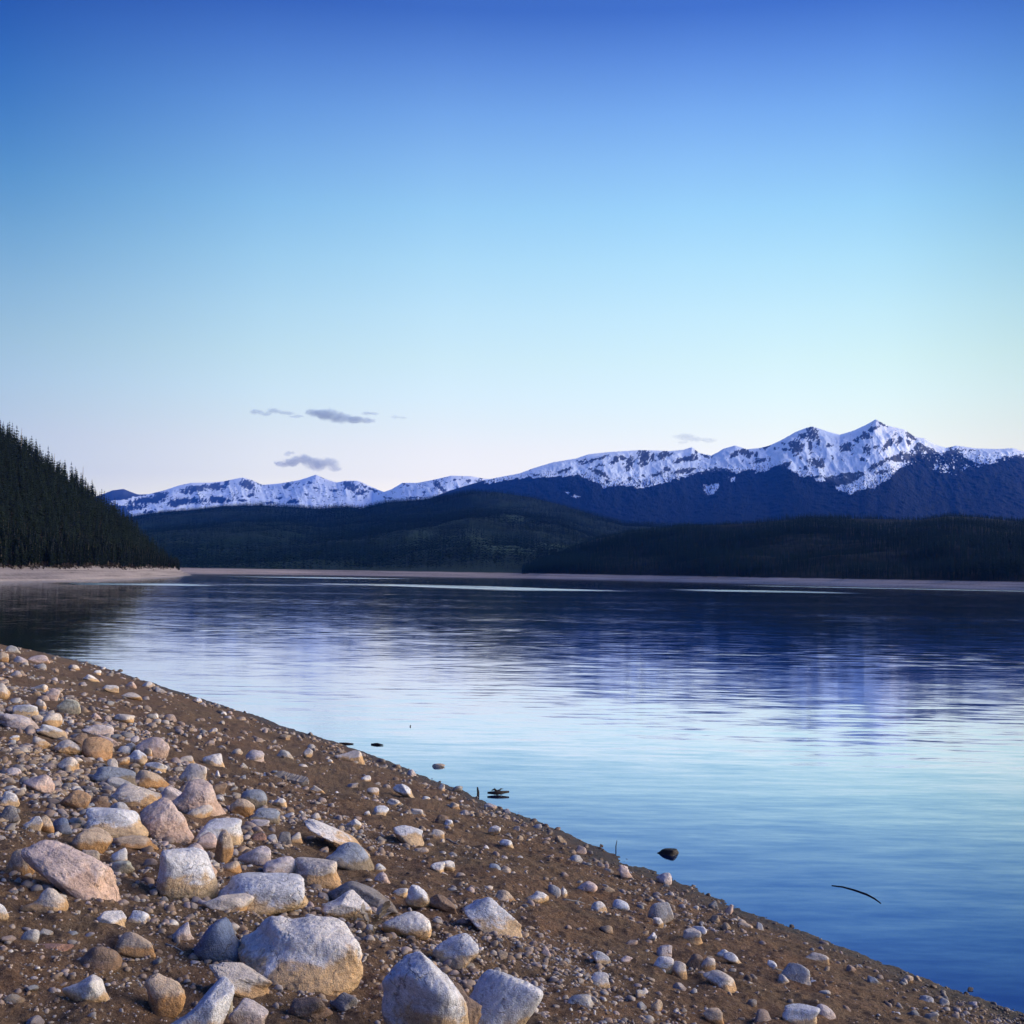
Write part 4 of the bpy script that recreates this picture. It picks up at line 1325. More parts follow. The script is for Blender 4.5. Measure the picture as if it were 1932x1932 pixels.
def curve_depth(pts, k=1.0):
    """waterline pixels -> distance as a function of azimuth"""
    q = []
    for x, y in pts:
        p = on_level(x, y)
        q.append((math.atan2(p[0], p[1]), math.hypot(p[0], p[1]) * k))
    q = np.array(q)
    xs = np.linspace(q[0, 0], q[-1, 0], 600)
    ys = np.interp(xs, q[:, 0], q[:, 1])
    kw = 61
    pad = np.concatenate([2 * ys[0] - ys[kw // 2:0:-1], ys, 2 * ys[-1] - ys[-2:-kw // 2 - 1:-1]])
    ys = np.convolve(pad, np.hanning(kw + 2)[1:-1] / np.hanning(kw + 2)[1:-1].sum(), 'valid')[:600]
    return lambda az: np.interp(az, xs, ys)


AZ = lambda px: azel(px, 1080)[0]


class Layer:
    def __init__(self, az, base, ridge, top, prof, nt_=160, back=0.5, back_drop=0.6, gully=None, soft=0.0):
        """az array; base(az), ridge(az) distances; top(az) tan elevation of the ridge; prof(t) 0..1"""
        self.az = az
        self.t = np.concatenate([np.linspace(0, 1, nt_), 1 + np.linspace(0, back, max(nt_ // 6, 6))[1:]])
        A, T = np.meshgrid(az, self.t)
        B, Rg = base(A), ridge(A)
        D = B + (Rg - B) * T
        tp = top(A)
        if soft:        # below the crest the faces round off and the spurs swing aside
            Aw = A + soft * 0.8 * (1 - np.minimum(T, 1)) * (1 + 0.8 * vnoise(A * 30, T * 2.5, seed=77))
            ks = np.linspace(-1, 1, 13)
            ts = sum((1 - abs(k)) * top(Aw + k * soft) for k in ks) / sum(1 - abs(k) for k in ks)
            wt = smooth(0.80, 1.0, T) * 0.75 + 0.25 * (T >= 1)
            tp = tp * wt + np.minimum(ts, tp + 0.012) * (1 - wt)
        zr = CAM_H + tp * Rg
        Z = np.where(T <= 1, zr * prof(np.minimum(T, 1), A), zr * (1 - back_drop * (T - 1) / back))
        self.X, self.Y = np.sin(A) * D, np.cos(A) * D
        if gully is not None:
            Z = Z + gully(A, T, self.X, self.Y, zr)
        self.Z = Z
        self.A, self.T = A, T

    def mesh(self, name):
        V = np.stack([self.X, self.Y, self.Z], -1).reshape(-1, 3)
        return mesh_from(name, V, grid_faces(len(self.t), len(self.az))[:, ::-1])

    def at(self, az, t):
        fi = np.interp(t, self.t, np.arange(len(self.t)))
        fj = np.interp(az, self.az, np.arange(len(self.az)))
        i0 = np.clip(fi.astype(int), 0, len(self.t) - 2)
        j0 = np.clip(fj.astype(int), 0, len(self.az) - 2)
        u, v = fi - i0, fj - j0

        def bl(G):
            return G[i0, j0] * (1 - u) * (1 - v) + G[i0 + 1, j0] * u * (1 - v) + G[i0, j0 + 1] * (1 - u) * v + G[i0 + 1, j0 + 1] * u * v
        return np.stack([bl(self.X), bl(self.Y), bl(self.Z)], -1)


# ---- pines
def pine_geo(seed, H, width, crown0, whorls, per, lod):
    """(crown V,F,tint) and (trunk V,F) of one conifer of height H at the origin."""
    g = np.random.default_rng(seed)
    V, Fq, Tn = [], [], []
    for k in range(whorls):
        s = (k + g.uniform(-.25, .25)) / max(whorls - 1, 1)
        s = min(max(s, 0), 1)
        z = H * (crown0 + (0.97 - crown0) * s)
        Lm = width * ((1 - s) ** 0.62 * (0.55 + 0.45 * min(1, s * 5 + 0.35))) + 0.03 * width
        a0 = g.uniform(0, 6.28)
        for j in range(per):
            if lod == 2 and g.random() < 0.13:
                continue
            a = a0 + j * 6.283 / per + g.uniform(-.35, .35)
            L = Lm * g.uniform(0.55, 1.15)
            dz = -L * g.uniform(0.12, 0.5)
            ca, sa = math.cos(a), math.sin(a)
            wd = L * g.uniform(0.22, 0.36)
            b = len(V)
            tip = (ca * L, sa * L, z + dz)
            md = (ca * L * .55, sa * L * .55, z + dz * .35)
            V += [(0, 0, z + .02 * H), (md[0] - sa * wd, md[1] + ca * wd, md[2] - wd * .35), tip, (md[0] + sa * wd, md[1] - ca * wd, md[2] - wd * .35)]
            Fq.append([b, b + 1, b + 2, b + 3])
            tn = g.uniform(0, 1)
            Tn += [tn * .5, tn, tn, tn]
            if lod == 2:
                b = len(V)
                hg = L * g.uniform(.22, .36)
                V += [(ca * L * .2, sa * L * .2, z), (ca * L * .9, sa * L * .9, z + dz * .75), (ca * L * .75, sa * L * .75, z + dz - hg * .6), (ca * L * .35, sa * L * .35, z + dz * .3 - hg)]
                Fq.append([b, b + 1, b + 2, b + 3])
                Tn += [tn * .7] * 4
    # leader
    b = len(V)
    r0 = 0.05 * width
    H = H * .96
    V += [(r0, 0, H * .93), (-r0 * .5, r0 * .8, H * .93), (-r0 * .5, -r0 * .8, H * .93), (0, 0, H)]
    tri = [[b, b + 1, b + 3], [b + 1, b + 2, b + 3], [b + 2, b, b + 3]]
    Tn += [0.5] * 4
    rt = H * 0.011
    lean = g.uniform(-.012, .012, 2) * H
    zz = np.array([-0.4, H * .25, H * .55, H * .95])
    tv = np.stack([lean[0] * (zz / H) ** 2, lean[1] * (zz / H) ** 2, zz], -1)
    return np.array(V), np.array(Fq), np.array(tri), np.array(Tn), tube(tv, np.array([1.25, 1.0, .75, .2]) * rt, 6 if lod == 2 else 4)


def scatter_forest(name, pos, hgt, variants, mat, label, extra_trunk=False):
    g = np.random.default_rng(len(pos))
    VV, QQ, TT, CC, n = [], [], [], [], 0
    var = g.integers(0, len(variants), len(pos))
    for k, (V, Q, T, Tn, trunk) in enumerate(variants):
        idx = np.nonzero(var == k)[0]
        if not len(idx):
            continue
        m_ = len(idx)
        ang = g.uniform(0, 6.28, m_)[:, None]
        s = hgt[idx][:, None]
        wv = s * g.uniform(.8, 1.25, (m_, 1))
        X = V[None, :, 0] * np.cos(ang) * wv - V[None, :, 1] * np.sin(ang) * wv
        Y = V[None, :, 0] * np.sin(ang) * wv + V[None, :, 1] * np.cos(ang) * wv
        Z = V[None, :, 2] * s
        P = np.stack([X + pos[idx, 0:1], Y + pos[idx, 1:2], Z + pos[idx, 2:3]], -1).reshape(-1, 3)
        off = (np.arange(m_) * len(V))[:, None, None] + n
        VV.append(P)
        QQ.append((Q[None] + off).reshape(-1, 4))
        TT.append((T[None] + off).reshape(-1, 3))
        tt = np.clip(Tn[None, :] * 0.6 + g.uniform(-.1, .55, (m_, 1)), 0, 1)
        CC.append(tt.reshape(-1))
        n += len(P)
        if extra_trunk:
            tv, tq, ttx = trunk
            X = tv[None, :, 0] * s + pos[idx, 0:1]
            Y = tv[None, :, 1] * s + pos[idx, 1:2]
            Z = tv[None, :, 2] * s + pos[idx, 2:3]
            P = np.stack([X, Y, Z], -1).reshape(-1, 3)
            off = (np.arange(m_) * len(tv))[:, None, None] + n
            VV.append(P)
            QQ.append((tq[None] + off).reshape(-1, 4))
            CC.append(np.full(len(P), 1.6))
            n += len(P)
    me = mesh_from(name, np.vstack(VV), [np.vstack(QQ), np.vstack(TT)], False)
    attr_float(me, 'tint', np.concatenate(CC))
    return put(name, me, mat, kind='stuff', label=label, cat='forest')


FAR_VAR = [pine_geo(300 + k, 1.0, 0.17, 0.12, 5, 5, 0) for k in range(8)]
MID_VAR = [pine_geo(340 + k, 1.0, 0.13, 0.22, 9, 5, 1) for k in range(10)]


def land_material(name, forest_a, forest_b, beach=None, beach_top=3.0, meadow=None, meadow_scale=0.01, beach_noise=1.2):
    mt = bpy.data.materials.new(name)
    n = NT(mt)
    g = n.n('ShaderNodeNewGeometry')
    P = g.outputs['Position']
    a = n.noise(P, 0.02, 6, 0.65)
    b = n.noise(P, 0.25, 4, 0.65)
    col = n.ramp(n.math('ADD', n.math('MULTIPLY', a.outputs[0], 0.5), n.math('MULTIPLY', b.outputs[0], 0.5)), [(0.35, forest_a), (0.65, forest_b)])
    if meadow:
        at = n.n('ShaderNodeAttribute', attribute_name='meadow')
        col = n.mix(at.outputs['Fac'], col, (*meadow, 1))
    if beach:
        sp = n.n('ShaderNodeSeparateXYZ', ins={0: P})
        z = n.math('ADD', sp.outputs['Z'], n.math('MULTIPLY', n.math('SUBTRACT', n.noise(P, 0.12, 4, 0.6).outputs[0], 0.5), beach_noise))
        mk = n.sstep(beach_top + 0.25, beach_top - 0.25, z)
        layers_ = n.noise(n.vmath('MULTIPLY', P, (0.02, 0.02, 3.2)), 1.0, 5, 0.65)
        grit = n.noise(P, 1.3, 4, 0.7)
        bc = n.ramp(n.math('ADD', n.math('MULTIPLY', layers_.outputs[0], 0.65), n.math('MULTIPLY', grit.outputs[0], 0.35)), [(0.36, tuple(c * 0.40 for c in beach)), (0.5, beach), (0.64, tuple(min(c * 1.3, .6) for c in beach))])
        col = n.mix(mk, col, bc)
    n.out(principled(n, col, 0.95, 0.1))
    return mt


# ---- hill on the spit (first forested hill, with its own beach)
spit_water = [(-420, 1110), (-200, 1103), (0, 1096.5), (120, 1095), (240, 1091.5), (330, 1087.5), (362, 1085.6)]
spit_base = curve_depth(spit_water)
spit_sil = curve([(-420, 560), (-200, 680), (0, 818), (50, 853), (100, 890), (150, 920), (205, 965), (255, 1007), (285, 1035), (305, 1053), (320, 1061), (345, 1078), (362, 1085.2)])
az_tip = AZ(362)


def spit_ridge(az):
    px = np.interp(az, [AZ(-420), AZ(0), AZ(200), AZ(300), AZ(345), AZ(362)], [330, 150, 100, 45, 30, 12])
    return spit_base(az) + px


def bank_profile(beach_h, w):
    def prof(t, az):
        zr = np.maximum(CAM_H + spit_sil(az) * spit_ridge(az), 0.5)
        L = spit_ridge(az) - spit_base(az)
        d = t * L
        hb = np.minimum(beach_h, zr * 0.92)
        wv = np.minimum(w, L * 0.7)
        beach = hb * (np.clip(d / wv, 0, 1) ** 0.9)
        rest = hb + (zr - hb) * np.clip((d - wv) / np.maximum(L - wv, 1e-3), 0, 1) ** 0.95
        return np.where(d < wv, beach, rest) / zr
    return prof


azs = np.linspace(AZ(-420), az_tip, 420)
spit = Layer(azs, spit_base, spit_ridge, spit_sil, bank_profile(3.3, 17), 200, back=0.9, back_drop=0.7,
             gully=lambda A, T, X, Y, zr: 0.35 * fbm(X * .11, Y * .11, oct=4, seed=5) * np.clip(T * 12, 0, 1) * np.clip((az_tip - A) / 0.02, 0, 1))
spit.Z[0] = -0.4
sm = spit.mesh('spit_hill')
M_SPIT = land_material('spit_earth', (0.016, 0.013, 0.009), (0.05, 0.04, 0.027), beach=(0.215, 0.185, 0.18), beach_top=3.15)
put('hill', sm, M_SPIT, kind='structure')

# pines on it
CROWN, TRUNK = [], []
for k in range(10):
    lodge = k < 5
    V, Q, T, Tn, tr = pine_geo(600 + k, 1.0, 0.18 if lodge else 0.225, 0.17 if lodge else 0.06, 19, 7, 2)
    me = mesh_from('crown', V, [Q, T], False)
    attr_float(me, 'tint', Tn)
    me.materials.append(M_NEEDLE)
    CROWN.append(me)
    tv, tq, tt = tr
    me2 = mesh_from('trunk', tv, [tq, tt])
    me2.materials.append(M_BARK)
    TRUNK.append(me2)
# a dead snag and a dead-topped one share a bare branch crown
tb = []
gs = np.random.default_rng(3)
for k in range(26):
    z = 0.25 + 0.7 * k / 26
    a = gs.uniform(0, 6.28)
    L = 0.10 * (1.05 - z) + 0.015
    tb.append(tube(np.array([[0, 0, z], [math.cos(a) * L * .6, math.sin(a) * L * .6, z + .01], [math.cos(a) * L, math.sin(a) * L, z - .005]]), [0.004, 0.003, 0.0015], 4))
V, Fc = join_tubes(tb)
SNAG_BR = mesh_from('branches', V, Fc)
SNAG_BR.materials.append(M_DEADWOOD)
tv, tq, tt = tube(np.array([[0, 0, -.03], [0.004, 0, .4], [0, .003, .8], [0.003, 0, 1.0]]), [0.016, 0.012, 0.007, 0.003], 6)
SNAG_TR = mesh_from('trunk', tv, [tq, tt])
SNAG_TR.materials.append(M_DEADWOOD)


def plant_spit():
    g = np.random.default_rng(21)
    n = 30000
    az = g.uniform(azs[0], AZ(338), n)
    t = g.random(n)
    L = spit_ridge(az) - spit_base(az)
    d = t * L
    P = spit.at(az, t)
    edge = d > 13.5 + 2.5 * vnoise(az * 400, az * 0, seed=8)
    ok = edge & (g.random(n) < np.clip(L / 330, 0, 1) * 1.9)
    az, t, P, d = az[ok], t[ok], P[ok], d[ok]
    # thin out to a natural spacing (grid hash)
    order = g.permutation(len(P))
    taken, keep = set(), []
    for i in order:
        key = (int(P[i, 0] / 1.55), int(P[i, 1] / 1.55))
        if key in taken:
            continue
        taken.add(key)
        keep.append(i)
    keep = np.array(keep)
    az, t, P, d = az[keep], t[keep], P[keep], d[keep]
    px = PX0 + F * np.tan(az)
    H = g.triangular(2.8, 4.8, 7.6, len(P)) * np.interp(px, [0, 250, 330], [1.0, 0.95, 0.62])
    inview = (px > -8) & (px < 345)
    # the ones that show largest: front rows first, then the skyline
    front = d < 34
    skyl = t > 0.82
    score = np.where(inview, 0, 100) + np.where(front, 0, np.where(skyl, 1, 3)) + d / 400
    order = np.argsort(score)
    ind = order[:296]
    rest = order[296:]
    for i in ind:
        lodge = d[i] < 60 or g.random() < 0.4
        k = int(g.integers(0, 5) if lodge else g.integers(5, 10))
        if d[i] < 34:
            lb, gr = 'slim pine with a bare pale trunk in the front row above the spit beach', 'front row pines above the spit beach'
        elif skyl[i]:
            lb, gr = 'pointed dark pine on the descending skyline of the forested hill', 'pines on the hill skyline'
        else:
            lb, gr = 'dark green pine deep within the dense forest of the near hill', 'pines within the hill forest'
        r_ = put('pine_tree', None, None, label=lb, cat='tree', group=gr, loc=P[i])
        wv = H[i] * g.uniform(.85, 1.2)
        r_.rotation_euler = (g.normal() * .02, g.normal() * .02, g.uniform(0, 6.28))
        r_.scale = (wv, wv, H[i])
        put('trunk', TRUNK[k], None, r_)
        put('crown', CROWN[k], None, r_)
    for (px_, hh, lab) in ((150, 8.0, 'bare dead snag rising tall above the skyline pines'), (31, 7.0, 'thin grey dead snag among skyline pines near the frame edge'), (95, 6.5, 'pale dead snag among the upper pines below the tallest stand')):
        pz = spit.at(np.array([AZ(px_)]), np.array([0.97]))[0]
        r_ = put('dead_tree', None, None, label=lab, cat='tree', loc=pz)
        r_.scale = (hh, hh, hh)
        put('trunk', SNAG_TR, None, r_)
        put('branches', SNAG_BR, None, r_)
    var = [pine_geo(640 + k, 1.0, 0.18, 0.18, 12, 6, 1) for k in range(8)]
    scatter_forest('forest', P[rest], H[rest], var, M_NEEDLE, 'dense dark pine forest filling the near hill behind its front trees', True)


plant_spit()


def undergrowth():
    g = np.random.default_rng(88)
    mat = needle_material('undergrowth_leaf', (0.014, 0.012, 0.009), (0.055, 0.040, 0.030), 0.3)
    var = []
    for k in range(6):
        V, Q, T, Tn, tr = pine_geo(900 + k, 1.0, 0.62, 0.0, 6, 7, 2)
        var.append((V, Q, T, Tn, tr))
    az = g.uniform(azs[0], AZ(326), 3200)
    L = spit_ridge(az) - spit_base(az)
    d = g.uniform(11.5, 30, len(az)) + 2 * vnoise(az * 500, az * 0, seed=81)
    ok = (d < L * .95)
    az, d, L = az[ok], d[ok], L[ok]
    P = spit.at(az, d / L)
    scatter_forest('undergrowth', P, g.uniform(0.4, 1.2, len(P)) * np.clip((d - 9) / 6, .4, 1), var, mat, 'low dark brush at the foot of the pines along the spit beach')


undergrowth()

# ---- far shore waterline
far_water = [(150, 1079), (340, 1081.2), (480, 1082.6), (600, 1084), (800, 1087.2), (1000, 1090.3), (1150, 1093.3), (1300, 1097), (1500, 1102), (1700, 1106.8), (1932, 1112.2), (2300, 1124)]
far_base = curve_depth(far_water)

# ---- middle hills (dark forest, green with clearings)
midsil = curve([(100, 985), (200, 980), (243, 976), (268, 971), (307, 966), (353, 963), (423, 955), (494, 954), (564, 958), (600, 961), (652, 957), (681, 960), (731, 948), (797, 943), (847, 933),
                (890, 927), (940, 929), (1000, 938), (1060, 953), (1120, 972), (1180, 990), (1300, 1000), (1500, 1010), (1932, 1030), (2300, 1030)])
az_b = np.linspace(AZ(100), AZ(2200), 900)


def mid_ridge(az):
    return np.interp(az, [AZ(100), AZ(500), AZ(900), AZ(1200), AZ(2200)], [2700, 2600, 2100, 1900, 1900])


def mid_prof(t, az):
    # a low beach, a long wooded flat, then the rise to the crest
    zr = CAM_H + midsil(az) * mid_ridge(az)
    L = mid_ridge(az) - far_base(az)
    d = t * L
    bz = 3.0 * np.clip(d / 16, 0, 1)
    k = np.clip((d - 16) / (L - 16), 0, 1)
    return (bz + (zr - bz) * (0.35 * k + 0.65 * k ** 1.7)) / zr


def mid_gully(A, T, X, Y, zr):
    w_ = np.clip(T * 6, 0, 1) * (1 - smooth(0.8, 1.0, T))
    return zr * w_ * (0.17 * fbm(X * .0035, Y * .0022, oct=4, seed=15) + 0.04 * fbm(X * .02, Y * .012, oct=3, seed=4))


mid = Layer(az_b, far_base, mid_ridge, midsil, mid_prof, 240, back=0.5, back_drop=0.5, gully=mid_gully)
mid.Z[0] = -0.5


def meadow_mask(L):
    X, Y = L.X, L.Y
    v = fbm(X * .004, Y * .0016, oct=5, seed=61)
    return smooth(0.30, 0.52, v) * np.clip(L.T * 9, 0, 1)


mid_meadow = meadow_mask(mid) * (1 - smooth(0.62, 0.8, mid.T)) * 0.8
mm = mid.mesh('mid_hills')
attr_float(mm, 'meadow', mid_meadow.reshape(-1))
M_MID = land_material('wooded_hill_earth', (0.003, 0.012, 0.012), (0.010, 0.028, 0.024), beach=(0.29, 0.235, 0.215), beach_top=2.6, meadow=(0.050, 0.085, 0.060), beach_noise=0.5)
put('hill', mm, M_MID, kind='structure')


def plant_mid():
    g = np.random.default_rng(33)
    n = 62000
    az = g.uniform(AZ(200), AZ(1420), n)
    t = np.sqrt(g.random(n)) ** 1.25
    P = mid.at(az, t)
    D = np.hypot(P[:, 0], P[:, 1])
    d = D - far_base(az)
    v = fbm(P[:, 0] * .004, P[:, 1] * .0016, oct=5, seed=61)
    mdw = smooth(0.30, 0.52, v) * (1 - smooth(0.62, 0.8, t))
    ok = (d > 16) & (g.random(n) > mdw * 0.8) & (t < 1.0)
    P, d, t = P[ok], d[ok], t[ok]
    H = g.uniform(8, 15, len(P)) * (0.75 + 0.35 * vnoise(P[:, 0] * .006, P[:, 1] * .006, seed=9))
    H *= np.clip(d / 90, 0.45, 1)
    scatter_forest('forest', P, H, FAR_VAR, M_NEEDLE_FAR, 'continuous dark conifer forest covering the middle hills across the lake')


plant_mid()

# ---- wooded plateau on the far shore, lake side of the middle hills
plsil = curve([(930, 1079), (1000, 1066), (1060, 1043), (1120, 1018), (1180, 1005), (1287, 993), (1420, 987), (1504, 979), (1587, 978), (1738, 981), (1788, 974), (1838, 975), (1932, 985), (2300, 985)])
az_c = np.linspace(AZ(930), AZ(2300), 500)


def pl_base(az):
    return far_base(az) - 1.5


def pl_ridge(az):
    return far_base(az) + np.interp(az, [AZ(930), AZ(1180), AZ(1500), AZ(2300)], [60, 330, 420, 460])


def pl_prof(t, az):
    zr = np.maximum(CAM_H + plsil(az) * pl_ridge(az), 1.0)
    L = pl_ridge(az) - pl_base(az)
    d = t * L
    hb = np.minimum(2.6, zr * .9)
    wv = np.minimum(14, L * .6)
    k = np.clip((d - wv) / np.maximum(L - wv, 1), 0, 1)
    return np.where(d < wv, hb * np.clip(d / wv, 0, 1) ** .8, hb + (zr - hb) * k ** 0.9) / zr


plat = Layer(az_c, pl_base, pl_ridge, plsil, pl_prof, 160, back=0.8, back_drop=0.25,
             gully=lambda A, T, X, Y, zr: 0.10 * zr * fbm(X * .02, Y * .02, oct=4, seed=2) * np.clip(T * 5, 0, 1) * (1 - smooth(.85, 1, T)) + 0.25 * fbm(X * .09, Y * .09, oct=3, seed=5) * np.clip(T * 9, 0, 1))
plat.Z -= 5.0 * (1 - smooth(AZ(935), AZ(1035), plat.A))
plat.Z[0] = -0.5
plat.Z[0] -= 5.0 * (1 - smooth(AZ(935), AZ(1035), plat.A[0]))
pm = plat.mesh('plateau')
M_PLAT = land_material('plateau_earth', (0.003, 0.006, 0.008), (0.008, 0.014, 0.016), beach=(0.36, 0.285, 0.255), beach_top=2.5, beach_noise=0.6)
put('hill', pm, M_PLAT, kind='structure')


def plant_plateau():
    g = np.random.default_rng(44)
    n = 26000
    az = g.uniform(AZ(985), AZ(2150), n)
    t = g.random(n) * 1.15
    P = plat.at(az, t)
    D = np.hypot(P[:, 0], P[:, 1])
    d = D - pl_base(az)
    v = fbm(P[:, 0] * .02, P[:, 1] * .01, oct=4, seed=71)
    ok = (d > 14 + 3 * vnoise(az * 300, az * 0, seed=2)) & (v < 0.62)
    P, d, t = P[ok], d[ok], t[ok]
    H = g.uniform(4.5, 9.0, len(P)) * np.clip(0.75 + 0.5 * fbm(P[:, 0] * .03, P[:, 1] * .03, oct=2, seed=3), .5, 1.3)
    H *= np.where(t > 0.75, 0.62, 1.0)
    scatter_forest('forest', P, H, MID_VAR, M_NEEDLE_PLATEAU, 'dark pine forest standing along the far shore plateau', True)


plant_plateau()


# ---- snow mountains
def inside(poly, X, Y):
    r = np.zeros(X.shape, bool)
    n = len(poly)
    for i in range(n):
        x0, y0 = poly[i]
        x1, y1 = poly[(i + 1) % n]
        c = ((y0 > Y) != (y1 > Y)) & (X < (x1 - x0) * (Y - y0) / (y1 - y0 + 1e-9) + x0)
        r ^= c
    return r


def to_photo(X, Y, Z):
    dx, dy, dz = X, Y, Z - CAM_H
    f_ = dx * fw[0] + dy * fw[1] + dz * fw[2]
    u = dx * RT[0] + dy * RT[1] + dz * RT[2]
    v = dx * UP[0] + dy * UP[1] + dz * UP[2]
    return PX0 + F * u / f_, PY0 - F * v / f_


def snow_map(L, polys, crags, jit, seed, k7=None):
    """snow fields and crags, surveyed from the photo and laid on the mountainside"""
    px, py = to_photo(L.X, L.Y, L.Z)
    jx = jit * fbm(px * .16, py * .16, oct=4, seed=seed) * 1.2
    jy = jit * fbm(px * .16, py * .16, oct=4, seed=seed + 50) * 1.1
    qx, qy = px + jx, py + jy
    s = np.zeros(px.shape)
    for p in polys:
        s = np.maximum(s, inside(p, qx, qy).astype(float))
    nz = fbm(px * .42 + py * .22, py * .20, oct=4, seed=seed + 9, gain=0.62)
    nz2 = ridged(px * .30 + py * .20, py * .10, 3, seed=seed + 70)
    for c in crags:
        cx, cy, rx, ry = c[:4]
        an = R(c[4]) if len(c) > 4 else 0
        rad = max(rx, ry, 1.0) * 1.9
        win = (np.abs(qx - cx) < rad) & (np.abs(qy - cy) < rad)
        if not win.any():
            continue
        dx, dy = qx[win] - cx, qy[win] - cy
        u = dx * math.cos(an) + dy * math.sin(an)
        v = -dx * math.sin(an) + dy * math.cos(an)
        q = (u / max(rx, .5)) ** 2 + (v / max(ry, .5)) ** 2
        q = q * 0.82 + 1.25 * nz[win] + 0.25
        s[win] = np.where(q < 1, 0.0, s[win])
    # thin rock ribs showing through on the steep faces
    rib = fbm(px * .55 + py * .35, py * .16, oct=3, seed=seed + 33) + 0.35 * nz2 + 0.5 * vnoise(px * .05, py * .08, seed=seed + 35)
    s = np.where(rib > 0.98, 0.0, s)
    return s, px, py


z7 = lambda x, y: (x * .333 + 681, y * .333 + 742)
z8 = lambda x, y: (x * .3338 + 1287, y * .3338 + 742)
z6 = lambda x, y: (x * .3527, y * .3527 + 742)
c7 = lambda x, y, a, b, an=0: (*z7(x, y), a * .333, b * .333, an)
c8 = lambda x, y, a, b, an=0: (*z8(x, y), a * .3338, b * .3338, an)
c6 = lambda x, y, a, b, an=0: (*z6(x, y), a * .3527, b * .3527, an)

ridgeD = [(600, 1010), (760, 960), (850, 925), (917, 905), (981, 893), (1007, 883), (1044, 872), (1087, 865), (1110, 857), (1147, 853), (1210, 849), (1264, 851), (1290, 848.5), (1305, 843.5), (1320, 855),
          (1342, 861.5), (1364, 847), (1387, 840.5), (1410, 848), (1434, 845.5), (1450, 841.5), (1474, 830.5), (1500, 815.5), (1520, 807.5), (1532, 804.5), (1551, 810.5), (1584, 821.5), (1607, 814),
          (1634, 801.5), (1652.5, 791), (1674, 803), (1706, 810.5), (1728, 825), (1744, 827), (1764, 839), (1784, 846), (1804, 840.5), (1841, 846), (1888, 847), (1911, 845.5), (1932, 852), (2050, 880), (2300, 905)]
silD = curve(ridgeD)
az_d = np.concatenate([np.linspace(AZ(640), AZ(880), 120)[:-1], np.linspace(AZ(880), AZ(1960), 1150)[:-1], np.linspace(AZ(1960), AZ(2300), 120)])


def D_base(az):
    return np.full_like(az, 3000.0)


def D_ridge(az):
    return np.interp(az, [AZ(640), AZ(980), AZ(1300), AZ(1540), AZ(1660), AZ(2300)], [6000, 6300, 6700, 6500, 6400, 6900])


def D_prof(t, az):
    s = ridged(az * 16 + 3.0, t * 1.1, 3, seed=12)
    p_ = 1.35 + 0.16 * s * (1 - t)
    return 0.06 + 0.94 * t ** np.clip(p_, .9, 2.2)


def D_gully(A, T, X, Y, zr):
    w_ = smooth(0.25, 0.75, T) * (1 - smooth(0.93, 1.0, T))
    g1 = ridged(A * 42 + 0.6 * T, T * 2.2, 4, seed=23)
    g2 = fbm(A * 160, T * 14, oct=4, seed=29)
    g3 = ridged(A * 120 + 9 * T, T * 6.0, 2, seed=37)
    return w_ * zr * (0.017 * g1 + 0.010 * g2 + 0.006 * g3) + 0.8 * fbm(A * 900, T * 120, oct=2, seed=3)


mD = Layer(az_d, D_base, D_ridge, silD, D_prof, 420, back=0.25, back_drop=0.3, gully=D_gully, soft=0.028)
snowD = [[z7(690, 515), z7(705, 480)] + [(x, y - 6) for x, y in ridgeD[4:40]] +
         [(1940, 845), (1940, 856), z8(1850, 352), z8(1700, 402), z8(1640, 385), z8(1560, 330), z8(1500, 325), z8(1440, 330), z8(1400, 305), z8(1330, 280), z8(1300, 320), z8(1210, 350), z8(1180, 380), z8(1230, 385),
          z8(1262, 400), z8(1210, 440), z8(1180, 482), z8(1100, 532), z8(1000, 548), z8(940, 580), z8(850, 530), z8(960, 505), z8(1040, 455), z8(1020, 440), z8(960, 446), z8(870, 466), z8(800, 470), z8(760, 466), z8(660, 474), z8(600, 430), z8(620, 395), z8(610, 382),
          z8(540, 410), z8(430, 458), z8(380, 430), z8(300, 458), z8(250, 420), z8(180, 420), z8(100, 446), z8(0, 470), z7(1900, 462), z7(1780, 492), z7(1640, 532), z7(1560, 540), z7(1430, 522), z7(1375, 536), z7(1300, 490), z7(1240, 465), z7(1100, 475), z7(900, 482), z7(780, 505)],
         [z8(122, 520), z8(215, 515), z8(185, 570), z8(135, 580)],
         [z8(745, 480), z8(800, 475), z8(808, 500), z8(760, 498)],
         [z8(265, 470), z8(300, 480), z8(300, 510), z8(275, 505)],
         [z7(1185, 600), z7(1210, 578), z7(1240, 592)], [z7(1155, 555), z7(1180, 560), z7(1175, 575)]]
